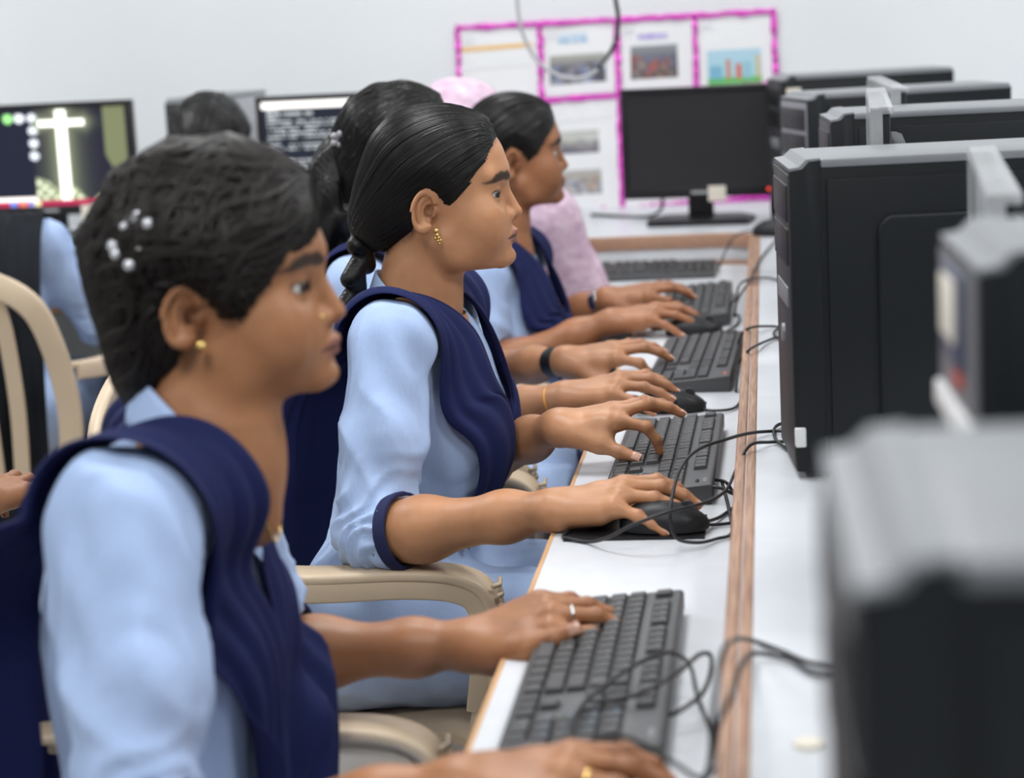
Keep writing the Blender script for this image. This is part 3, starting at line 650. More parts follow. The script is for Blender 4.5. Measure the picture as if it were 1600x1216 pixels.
stool((-.645, 4.425, 0), 'low beige stool under the person in the pink shawl')
# ================================================================ PEOPLE : implicit surfaces turned into one skin
F4 = np.float32
def A3(v): return np.asarray(v, F4)
def smin(a, b, k): h = np.maximum(k - np.abs(a - b), 0) / k; return np.minimum(a, b) - h * h * k * .25
def smax(a, b, k): return -smin(-a, -b, k)
def ell(p, c, r, M=None):
    q = p - A3(c)
    if M is not None: q = q @ A3(M)
    r = A3(r); k0 = np.sqrt(((q / r) ** 2).sum(1)); k1 = np.sqrt(((q / (r * r)) ** 2).sum(1)) + 1e-9
    return k0 * (k0 - 1) / k1
def cone(p, a, b, ra, rb):
    a, b = A3(a), A3(b); ab = b - a; t = np.clip(((p - a) @ ab) / (ab @ ab), 0, 1)
    return np.sqrt(((p - a - t[:, None] * ab) ** 2).sum(1)) - (ra + (rb - ra) * t)
def chain(p, pts, rs, k=.01):
    d = None
    for i in range(len(pts) - 1):
        c = cone(p, pts[i], pts[i + 1], rs[i], rs[i + 1]); d = c if d is None else smin(d, c, k)
    return d
def surf(f, lo, hi, h, cs=4):
    """surface nets on a grid of pitch h, evaluated finely only near the surface"""
    lo = np.asarray(lo, float); n = np.ceil((np.asarray(hi, float) - lo) / h / cs).astype(int) * cs + 1
    def pts(idx, step): return (lo + np.stack(idx, -1).reshape(-1, 3) * step).astype(F4)
    nc = (n - 1) // cs + 1
    Dc = f(pts(np.meshgrid(*[np.arange(k) for k in nc], indexing='ij'), h * cs)).reshape(nc)
    mn = np.full(nc - 1, 1e9, F4)
    for i in (0, 1):
        for j in (0, 1):
            for k in (0, 1): mn = np.minimum(mn, np.abs(Dc[i:nc[0] - 1 + i, j:nc[1] - 1 + j, k:nc[2] - 1 + k]))
    fl = mn < h * cs * 1.5
    ff = fl.repeat(cs, 0).repeat(cs, 1).repeat(cs, 2); mk = np.zeros(n, bool)
    for i in (0, 1):
        for j in (0, 1):
            for k in (0, 1): mk[i:n[0] - 1 + i, j:n[1] - 1 + j, k:n[2] - 1 + k] |= ff
    D = np.full(n, 1., F4); D[:-1, :-1, :-1] = Dc[:-1, :-1, :-1].repeat(cs, 0).repeat(cs, 1).repeat(cs, 2)
    D[-1] = D[-2]; D[:, -1] = D[:, -2]; D[:, :, -1] = D[:, :, -2]
    ix = np.argwhere(mk); D[mk] = f((lo + ix * h).astype(F4))
    D[np.abs(D) < 1e-7] = 1e-7
    s = D < 0; cnt = np.zeros(n - 1, np.int8)
    for i in (0, 1):
        for j in (0, 1):
            for k in (0, 1): cnt += s[i:n[0] - 1 + i, j:n[1] - 1 + j, k:n[2] - 1 + k]
    act = (cnt > 0) & (cnt < 8); ca = np.argwhere(act); idm = np.full(n - 1, -1, np.int64); idm[act] = np.arange(len(ca))
    acc = np.zeros((len(ca), 3)); num = np.zeros(len(ca))
    cor = np.array([(i, j, k) for i in (0, 1) for j in (0, 1) for k in (0, 1)])
    dv = [D[ca[:, 0] + c[0], ca[:, 1] + c[1], ca[:, 2] + c[2]] for c in cor]
    for a in range(8):
        for b in range(a + 1, 8):
            if np.abs(cor[a] - cor[b]).sum() != 1: continue
            x = (dv[a] < 0) != (dv[b] < 0); t = dv[a][x] / (dv[a][x] - dv[b][x])
            acc[x] += cor[a] + (cor[b] - cor[a]) * t[:, None]; num[x] += 1
    V = lo + (ca + acc / num[:, None]) * h; Fc = []
    for ax in range(3):
        sl0 = [slice(None)] * 3; sl1 = [slice(None)] * 3; sl0[ax] = slice(0, -1); sl1[ax] = slice(1, None)
        e = np.argwhere(s[tuple(sl0)] != s[tuple(sl1)]); o1, o2 = (ax + 1) % 3, (ax + 2) % 3
        e = e[(e[:, o1] > 0) & (e[:, o2] > 0) & (e[:, o1] < n[o1] - 1) & (e[:, o2] < n[o2] - 1)]
        def cid(d1, d2):
            q = e.copy(); q[:, o1] -= d1; q[:, o2] -= d2; return idm[q[:, 0], q[:, 1], q[:, 2]]
        Q = np.stack([cid(1, 1), cid(0, 1), cid(0, 0), cid(1, 0)], 1); inn = s[e[:, 0], e[:, 1], e[:, 2]]
        Q[~inn] = Q[~inn][:, ::-1]; Fc.append(Q[(Q >= 0).all(1)])
    return V, np.concatenate(Fc)
def grad(f, P, e=.0015):
    P = np.asarray(P, F4); g = np.stack([f(P + A3(d) * e) - f(P - A3(d) * e) for d in np.eye(3)], 1)
    return g / (np.linalg.norm(g, axis=1)[:, None] + 1e-9)
def push(f, P, off, it=3, pull=None):
    """move points out to the distance off from the surface f (and in to it where they float less than pull)"""
    P = np.asarray(P, float).copy()
    for _ in range(it):
        d = f(P.astype(F4)); g = grad(f, P); o = off if np.ndim(off) == 0 else off
        mv = np.maximum(o - d, 0)
        if pull is not None: mv = np.where((d > o) & (d < pull), o - d, mv)
        P += g * mv[:, None]
    return P
def wav(P, k, seed, n=7, warp=1.5):
    """smooth pseudo-noise, -1..1; k = frequency per axis"""
    g = np.random.default_rng(seed); P = np.asarray(P, float) * np.asarray(k, float); v = np.zeros(len(P))
    for i in range(n):
        a, b = g.normal(size=3), g.normal(size=3) * 1.3; v += np.sin(P @ a + warp * np.sin(P @ b + g.random() * 6.3) + g.random() * 6.3)
    return v / (n * .5) ** .5 / 1.4
def rotm(yaw=0, pitch=0, roll=0):       # pitch > 0 nods forward
    return np.array(Matrix.Rotation(R(yaw), 3, 'Z') @ Matrix.Rotation(R(pitch), 3, 'Y') @ Matrix.Rotation(R(roll), 3, 'X'))

# ---------------------------------------------------------------- head in its own frame: origin between the ear canals, x forward
def skull(p):
    d = ell(p, (-.004, 0, .046), (.0835, .073, .0835))
    d = smin(d, ell(p, (.036, 0, .058), (.056, .059, .056)), .03)
    d = smin(d, ell(p, (.040, 0, -.006), (.050, .058, .062)), .03)
    return d
def head_sdf(p0, o):
    p = p0.copy(); p[:, 1] = np.abs(p[:, 1])            # the two halves are alike
    p[:, 2] = np.where(p[:, 2] < 0, p[:, 2] / o['low'], p[:, 2])
    d = skull(p)
    fat = o['fat']
    d = smin(d, ell(p, (.060, .040, -.004), (.026, .024, .024)), .025)
    d = smin(d, ell(p, (.055, .036, -.030), (.034, .024 + fat, .030)), .03)
    d = smin(d, chain(p, [(.010, .050, -.036), (.030, .046, -.056), (.084, .014, -.0625)], [.016, .015, .0125], .02), .022)
    d = smin(d, ell(p, (.0925, 0, -.0605), (.0142, .017, .0125)), .014)
    d = smin(d, ell(p, (.074, 0, -.031), (.0285, .030, .031)), .018)
    d = smin(d, cone(p, (.0840, .006, .050), (.070, .046, .047), .0115, .009), .016)
    d = smax(d, -ell(p, (.0965, .039, .0225), (.0195, .0205, .0122)), .012)
    # nose
    nose = smin(cone(p, (.0845, 0, .036), (.1000, 0, .008), .0085, .0085), ell(p, (.1042, 0, -.0015), (.0106, .0090, .0084)), .007)
    nose = smin(nose, ell(p, (.0945, .0120, -.0060), (.0105, .0064, .0078)), .0058)
    nose = smin(nose, cone(p, (.094, 0, -.012), (.1035, 0, -.009), .004, .004), .005)
    d = smin(d, nose, .0075)
    d = smax(d, -ell(p, (.1000, .0068, -.0125), (.0062, .0034, .0040)), .003)
    # eye: lids round the ball, almond opening
    e = (.0725, .0315, .0232)
    lid = ell(p, e, (.0142, .0158, .0132)); q = p - A3(e)
    d = smin(d, lid, .006)
    rq = np.sqrt((q ** 2).sum(1)) + 1e-6; az = np.arctan2(q[:, 1], q[:, 0]) - .33; el = np.arcsin(np.clip(q[:, 2] / rq, -1, 1)) + .02 - .05 * az
    hh = np.where(el > 0, .37, .29) * o.get('open', 1.0); op = (np.sqrt((az / 1.04) ** 2 + (el / hh) ** 2) - 1) * .0045; op = np.where((rq > .026) | (rq < .0105), .01, op)
    d = smax(d, -op, .0010)
    cr = np.abs(el - .46 + .10 * az * az) * .014; d = d + np.where((np.abs(az) < .95) & (rq < .02), .0007 * np.exp(-(cr / .0011) ** 2), 0)
    # lips
    ul = chain(p, [(.0935, .0235, -.0350), (.1000, .012, -.0302), (.1035, .0035, -.0278), (.1030, 0, -.0284)], [.0026, .0042, .0048, .0047], .004)
    ll = chain(p, [(.0935, .0230, -.0358), (.0995, .011, -.0382), (.1030, 0, -.0388)], [.0026, .0048, .0060], .004)
    d = smin(d, ul, .0045); d = smin(d, ll, .0045)
    d = smax(d, -chain(p, [(.0965, .0255, -.0354), (.1045, .012, -.0338), (.1095, 0, -.0333)], [.0013, .0011, .0010], .002), .0020)
    d = smax(d, -ell(p, (.1105, 0, -.0470), (.0090, .016, .0045)), .008)
    # ear, flared backwards
    q = p.copy(); q[:, 1] -= .0720 - .42 * (q[:, 0] + .006); q[:, 0] += .0130 - .10 * (q[:, 2]); q[:, 2] -= .0055
    a = np.where(q[:, 2] > 0, .0150, .0128); rr = np.sqrt((q[:, 0] / a) ** 2 + (q[:, 2] / .0242) ** 2)
    ring = np.sqrt(((rr - 1) * .0165) ** 2 + (q[:, 1] - .0015) ** 2) - .0031
    ring = np.where((q[:, 0] > .006) & (q[:, 2] < .008) & (q[:, 2] > -.018), ring + .004, ring)
    disc = smax(rr * .0165 - .0165, np.abs(q[:, 1] + .0048) - .0022, .002)
    rr2 = np.sqrt(((q[:, 0] - .002) / .0085) ** 2 + ((q[:, 2] - .001) / .0165) ** 2); anti = np.sqrt(((rr2 - 1) * .0085) ** 2 + (q[:, 1] + .0018) ** 2) - .0024
    anti = np.where(q[:, 0] > .004, anti + .005, anti)
    ear = smin(smin(ring, disc, .0022), anti, .0022)
    ear = smin(ear, ell(q, (.0050, 0, -.0225), (.0070, .0038, .0074)), .005)
    ear = smin(ear, ell(q, (.0125, -.001, -.003), (.0045, .0036, .0060)), .004)
    d = smin(d, ear, .004)
    d = smax(d, -ell(q, (.0065, -.003, .000), (.0058, .0070, .0080)), .003)
    return d
def face_tint(P, base, o):
    """pigment of lips, brows, lash line, darker lids; shade painted into mouth line, nostril and canal"""
    p = P.copy(); p[:, 1] = np.abs(p[:, 1]); p[:, 2] = np.where(p[:, 2] < 0, p[:, 2] / o['low'], p[:, 2])
    C = np.tile(np.asarray(base, float), (len(P), 1)); f = p.astype(F4)
    def mix(wt, col): C[:] = C * (1 - wt[:, None]) + np.asarray(col) * wt[:, None]
    mix(np.clip(.16 + .2 * wav(P, (35, 35, 35), 3), 0, .4), np.asarray(base) * np.array((.82, .74, .70)))
    mix(np.exp(-((p - [.075, .040, -.012]) ** 2).sum(1) / .018 ** 2) * .25, np.asarray(base) * np.array((1.12, .92, .85)))
    mix(np.exp(-((p - [.104, .0, .0]) ** 2).sum(1) / .011 ** 2) * .25, np.asarray(base) * np.array((1.15, .95, .9)))
    mix(np.exp(-((p - [.084, .032, .017]) ** 2 / np.array([.02, .02, .010]) ** 2).sum(1)) * .35, np.asarray(base) * .62)
    lz = f.copy(); lz[:, 0] = np.where(f[:, 0] > .085, 0, .1)
    lip = np.minimum(chain(lz, [(0, .0240, -.0352), (0, .012, -.0305), (0, .0, -.0290)], [.0008, .0034, .0042]), chain(lz, [(0, .0235, -.0356), (0, .011, -.0378), (0, 0, -.0388)], [.0008, .0044, .0054]))
    mix(np.clip(.5 - lip / .0016, 0, 1) * .85, o['lip'])
    mix(np.clip(1 - chain(lz, [(0, .0262, -.0356), (0, .012, -.0338), (0, 0, -.0333)], [.0003, .0003, .0003]) / .0016, 0, 1) * .75, (.06, .02, .015))  # shade between the lips, painted as a dark line
    yz = f.copy(); yz[:, 0] = np.where(f[:, 0] > .05, 0, .1); eq = p - np.array([.0725, .0315, .0232]); er = np.linalg.norm(eq, axis=1) + 1e-6; az = np.arctan2(eq[:, 1], eq[:, 0]) - .33; el = np.arcsin(np.clip(eq[:, 2] / er, -1, 1)) + .02 - .05 * az
    nr = np.clip((.0185 - er) / .002, 0, 1); hv = np.where(el > 0, .37, .29); ring = np.sqrt((az / 1.04) ** 2 + (el / hv) ** 2) + 1e-6
    dm = np.abs(ring - 1.03) * ring / (np.sqrt((az / 1.04 ** 2) ** 2 + (el / hv ** 2) ** 2) + 1e-6) * .0142
    mix(np.clip(1.25 - np.where(el > -.03, dm, 1) / .0019, 0, 1) * nr * .97, (.006, .005, .004)); mix(np.clip(1 - np.where(el <= -.03, dm, 1) / .0014, 0, 1) * nr * .6, (.03, .015, .012))
    mix(np.clip(1 - np.hypot(P[:, 1], P[:, 2] - .0535) / .0016, 0, 1) * (p[:, 0] > .05) * o.get('bindi', 0) * 1.5, (.02, .005, .005)) if o.get('bindi') else None
    br = chain(yz, [(0, .0085, .0440), (0, .022, .0475), (0, .038, .0480), (0, .049, .0455), (0, .058, .0400)], [.0030, .0038, .0036, .0028, .0010])
    mix(np.clip(.6 - br / .0026, 0, 1) * .93, (.010, .007, .006))
    mix(np.clip(1 - np.linalg.norm((p - [.1000, .0065, -.0125]) / [1, .6, .8], axis=1) / .0062, 0, 1), (.03, .01, .008))  # nostril shade painted into the skin colour
    mix(np.clip(1.2 - np.linalg.norm(p - [-.006, .070, .004], axis=1) / .0085, 0, 1) * .9, (.05, .015, .01))  # ear canal darkened in the colour, as shade
    if o.get('line'):      # fine root hairs along the hairline
        dp = poly_in(P[:, 0].astype(F4), P[:, 2].astype(F4), o['line']); mix(np.clip((dp + .007) / .008, 0, 1) * .75 * (p[:, 1] < .0705) * np.clip((P[:, 2] + .045) / .02, 0, 1) * np.clip(.75 + .35 * wav(P, (300, 300, 300), 17), 0, 1), (.012, .008, .007))
    return C

# ---------------------------------------------------------------- hands
FL = dict(i=(.040, .024, .019), m=(.044, .027, .020), r=(.041, .025, .019), p=(.032, .019, .017), t=(.040, .032, .024))
FR = dict(i=(.0086, .0078, .0071, .0058), m=(.0088, .0079, .0072, .0058), r=(.0084, .0075, .0068, .0055), p=(.0078, .0070, .0064, .0053), t=(.0115, .0098, .0092, .0072))
MC = dict(i=(.084, .027, .004), m=(.087, .0075, .0065), r=(.082, -.012, .0045), p=(.074, -.030, -.001))
def hand_pose(W, Fd, N, side, pose, sc=1.0):
    """joints of every finger; side +1 when the thumb lies to the left of Fd seen from the back of the hand"""
    Fd = np.asarray(Fd, float); Fd /= np.linalg.norm(Fd); N = np.asarray(N, float); N = N - Fd * (N @ Fd); N /= np.linalg.norm(N)
    T = np.cross(N, Fd) * side; W = np.asarray(W, float); out = {'W': W, 'F': Fd, 'N': N, 'T': T}
    for f in 'imrp':
        sp, a, b, c = pose[f]; m_ = MC[f]; P = [W + (Fd * m_[0] + T * m_[1] + N * m_[2]) * sc]
        d0 = Fd * math.cos(R(sp)) + T * math.sin(R(sp)); ang = 0; dirs = []
        for ln, da in zip(FL[f], (a, b, c)):
            ang += da; dd = d0 * math.cos(R(ang)) - N * math.sin(R(ang)); P.append(P[-1] + dd * ln * sc); dirs.append((dd, N * math.cos(R(ang)) + d0 * math.sin(R(ang))))
        out[f] = (P, dirs[-1])
    # thumb: base on the side of the palm; sp = outward angle, a = drop below the palm plane, b, c = bends towards the fingers
    sp, a, b, c = pose['t']; P = [W + (Fd * .020 + T * .024 - N * .006) * sc]
    ang = sp; dr = a
    for ln, da in zip(FL['t'], (0, b, c)):
        ang -= da; dd = (Fd * math.cos(R(ang)) + T * math.sin(R(ang))) * math.cos(R(dr)) - N * math.sin(R(dr)); P.append(P[-1] + dd * ln * sc)
    nn = N * .75 + T * .65 * math.cos(R(ang)) ; nn = nn - dd * (nn @ dd); nn /= np.linalg.norm(nn)
    out['t'] = (P, (dd, nn)); out['sc'] = sc
    return out
def hand_sdf(p, h):
    W, Fd, N, T, sc = h['W'], h['F'], h['N'], h['T'], h['sc']
    L = lambda f, t, n: W + (Fd * f + T * t + N * n) * sc
    palm = None
    for f, t0, r0 in (('i', .011, .0140), ('m', .004, .0150), ('r', -.005, .0145), ('p', -.012, .0130)):
        c = cone(p, L(.0, t0, -.001), h[f][0][0] - N * .0035 * sc, r0 * sc, .0118 * sc); palm = c if palm is None else smin(palm, c, .014)
    th = chain(p, [L(.006, .012, -.006), h['t'][0][0], h['t'][0][1]], [.014 * sc, .0145 * sc, .0120 * sc], .012)
    palm = smin(palm, th, .016)
    web = cone(p, h['t'][0][1] * .65 + h['i'][0][0] * .35 - N * .004, L(.055, .018, -.002), .007 * sc, .010 * sc); palm = smin(palm, web, .018)
    palm = smin(palm, cone(p, L(.008, -.014, -.006), L(.055, -.028, -.009), .011 * sc, .011 * sc), .014)
    d = palm
    for f in 'imrp':
        P = h[f][0]; r = [x * sc for x in FR[f]]
        c = chain(p, P, r, .0035); c = smin(c, np.sqrt(((p - A3(P[1])) ** 2).sum(1)) - r[1] * 1.06, .004)
        d = np.minimum(d, smin(palm, c, .009))
    P = h['t'][0]; r = [x * sc for x in FR['t']]; c = chain(p, P, r, .005); d = np.minimum(d, smin(palm, c, .010))
    return d
def hand_tint(P, h, C):
    for f in 'imrpt':
        J = h[f][0]
        for k, wt in ((0, .14), (1, .34), (2, .28)): C *= 1 - (wt * np.exp(-((P - J[k] - h[f][1][1] * .005) ** 2).sum(1) / .0068 ** 2))[:, None] * np.array((.8, 1, 1))
        C *= 1 + (np.exp(-((P - J[3]) ** 2).sum(1) / .011 ** 2) * .3)[:, None] * np.array((.5, .10, .12))
    return C
def nails(h, parent, mt):
    for f in 'imrpt':
        P, (dd, nn) = h[f]; sc = h['sc']; r = FR[f][3] * sc; s = np.cross(nn, dd)
        c = P[3] * 1 - dd * .0005 + nn * r * .50
        V = []; nu, nv = 7, 7
        for i in range(nu):
            for j in range(nv):
                u = (i / (nu - 1) * 2 - 1); v = (j / (nv - 1) * 2 - 1)
                wv = v * r * .80 * (1 - .22 * u * u * (u < 0)); V.append(c + dd * u * r * 1.05 + s * wv + nn * (r * .55 * math.sqrt(max(0, 1 - (.82 * v) ** 2)) - (.16 * r * (u + .2) ** 2)))
        Fc = [(i * nv + j, (i + 1) * nv + j, (i + 1) * nv + j + 1, i * nv + j + 1) for i in range(nu - 1) for j in range(nv - 1)]
        mesh_obj('fingernail', V, Fc, mt, parent)
def poly_in(x, z, P):
    """signed distance to a 2-D polygon, positive inside"""
    P = np.asarray(P, F4); n = len(P); d = np.full(len(x), 1e9, F4); ins = np.zeros(len(x), bool)
    for i in range(n):
        a, b = P[i], P[(i + 1) % n]; e = b - a; wx, wz = x - a[0], z - a[1]
        t = np.clip((wx * e[0] + wz * e[1]) / (e @ e), 0, 1); d = np.minimum(d, (wx - e[0] * t) ** 2 + (wz - e[1] * t) ** 2)
        c = (a[1] > z) != (b[1] > z); ins ^= c & (x < (b[0] - a[0]) * (z - a[1]) / (b[1] - a[1] + 1e-12) + a[0])
    return np.sqrt(d) * np.where(ins, 1, -1)
HL2 = [(.081, .0985), (.062, .069), (.046, .049), (.035, .031), (.0185, .0165), (.008, .031), (-.010, .038), (-.030, .024), (-.033, .0), (-.027, -.024), (-.044, -.050), (-.05, -.1), (-.3, -.1), (-.3, .3), (.2, .3), (.12, .125)]
HL1 = [(.099, .085), (.074, .060), (.052, .030), (.034, .004), (.020, .008), (.008, .026), (-.010, .034), (-.029, .020), (-.032, .0), (-.016, -.036), (-.026, -.072), (-.05, -.1), (-.3, -.1), (-.3, .3), (.2, .3), (.14, .10)]
HL4 = [(.084, .090), (.066, .064), (.052, .044), (.040, .026), (.022, .012), (.008, .031), (-.010, .038), (-.030, .024), (-.033, .0), (-.027, -.024), (-.044, -.050), (-.05, -.1), (-.3, -.1), (-.3, .3), (.2, .3), (.12, .12)]
HLS = [(.085, .095), (.066, .069), (.050, .045), (.030, .020), (.012, .000), (.008, .031), (-.010, .038), (-.030, .024), (-.033, .0), (-.027, -.024), (-.04, -.055), (-.3, -.06), (-.3, .3), (.2, .3), (.12, .12)]

def hair_fn(h):
    def f(p):
        dp = poly_in(p[:, 0], p[:, 2], h['line'])
        th = np.clip(dp * h.get('ramp', .42), -.005, h['thick'])
        if h.get('wave'): th = th + h['wave'] * np.clip(dp / .02, 0, 1) * wav(p, (38, 38, 38), 4).astype(F4)
        q = p.copy(); q[:, 1] *= h.get('slim', 1.0)
        d = skull(q) - th
        for (c, r) in h['lumps']: d = smin(d, ell(p, c, r), h.get('k', .03))
        return d
    return f
def strands(f, h, n, nt, rad, seed, wob=0):
    """hairs drawn back from the brow to the gathering point, as meridians on the hair surface"""
    g = np.random.default_rng(seed); c = np.array([0, 0, .03]); gd = np.array(h['pb']) - c; gd /= np.linalg.norm(gd)
    u = np.array([0, 1., 0]); v = np.cross(gd, u); v = v if v[2] > 0 else -v
    ph = g.uniform(-math.pi, math.pi, n); off = g.uniform(-.0006, h.get('fly', .0012), n); th0 = g.uniform(.03, .9, n) * (g.random(n) < .8) + .05
    t = np.linspace(0, 1, nt); TH = th0[:, None] + (math.pi - .12 - th0[:, None]) * t[None, :]
    PH = ph[:, None] + wob * np.sin(TH * g.uniform(4, 11, n)[:, None] + g.random(n)[:, None] * 6) + .05 * g.normal(size=n)[:, None] * t[None, :]
    rd = -gd * np.cos(TH)[..., None] + (np.cos(PH)[..., None] * v + np.sin(PH)[..., None] * u) * np.sin(TH)[..., None]
    r = np.full(TH.shape, .17)
    for _ in range(9):
        d = f((c + rd * r[..., None]).reshape(-1, 3).astype(F4)).reshape(TH.shape); r = np.maximum(r - d * .9, .01)
    P = c + rd * r[..., None]; ins = np.clip((poly_in(P[..., 0].ravel().astype(F4), P[..., 2].ravel().astype(F4), h['line']) + .007) / .008, 0, 1).reshape(TH.shape)
    P = P + rd * (off[:, None] * np.sin(math.pi * np.clip(t, .05, .95))[None, :] * ins - .0008 * (1 - ins))[..., None]
    V = []; Fc = []
    for i in range(n):
        Q = P[i]; tg = np.gradient(Q, axis=0); tg /= np.linalg.norm(tg, axis=1)[:, None] + 1e-9; s = np.cross(tg, rd[i]); s /= np.linalg.norm(s, axis=1)[:, None] + 1e-9
        w_ = (rad * (.6 + .8 * g.random()) * np.interp(t, [0, .12, .8, 1], [.5, 1, 1, .4]))[:, None]; o = len(V)
        for k in range(nt): V += [Q[k] + s[k] * w_[k], Q[k] + rd[i][k] * w_[k] * 1.2, Q[k] - s[k] * w_[k]]
        for k in range(nt - 1):
            a = o + 3 * k
            Fc += [(a, a + 1, a + 4, a + 3), (a + 1, a + 2, a + 5, a + 4)]
    return V, Fc

SKINN = [0]
def skin_mat(): return mat('skin', (1, 1, 1), .44, attr='tint', sss=.12, bump=.12, bscale=700, spec=.45, noise=.06, nscale=90, col2=(1, 1, 1)) if 'skin' in MATS else _skin()
def _skin():
    m_ = mat('skin', (.90, .88, .87), .43, attr='tint', sss=.10, bump=.10, bscale=600, spec=.42, noise=.1, nscale=60, col2=(1, 1, 1)); return m_
def cloth(name, col, sheen=.15, rough=.8, weave=1400):
    if name in MATS: return MATS[name]
    m_ = mat(name, col, rough, noise=.035, nscale=420, bump=.05, bscale=weave, spec=.2, sheen=sheen * .3, stretch=(1, 1, .12)); return m_
M_blue = cloth('blue_cotton', (.40, .525, .78))
M_navy = cloth('navy_cloth', (.0105, .0155, .074), .05)
M_cuff = cloth('navy_cuff', (.018, .022, .075), .1)
M_hair = mat('black_hair', (.0045, .004, .0038), .38, spec=.32)
M_hair1 = mat('dark_brown_hair', (.009, .0065, .0052), .46, spec=.30)
M_nail = mat('nail', (.62, .36, .27), .25)
M_gold = mat('gold', (.83, .58, .22), .25, metal=1)
M_eye = mat('eye_ball', (1, 1, 1), .06, attr='tint', spec=.6)

def ring_band(c, d, r, wd, th, mt, name, parent, k=28, squash=1.0, up=(0, 0, 1)):
    d = np.asarray(d, float); d /= np.linalg.norm(d); a = np.asarray(up, float); a = a - d * (a @ d); a /= np.linalg.norm(a); b = np.cross(d, a)
    P = [np.asarray(c) + (a * math.cos(t) * squash + b * math.sin(t)) * r for t in np.arange(k) * 2 * math.pi / k]
    V, Fc = sweep(P, rrect(wd, th, min(wd, th) * .3), [(p - np.asarray(c)) for p in P], closed=True); return mesh_obj(name, V, Fc, mt, parent, angle=60)

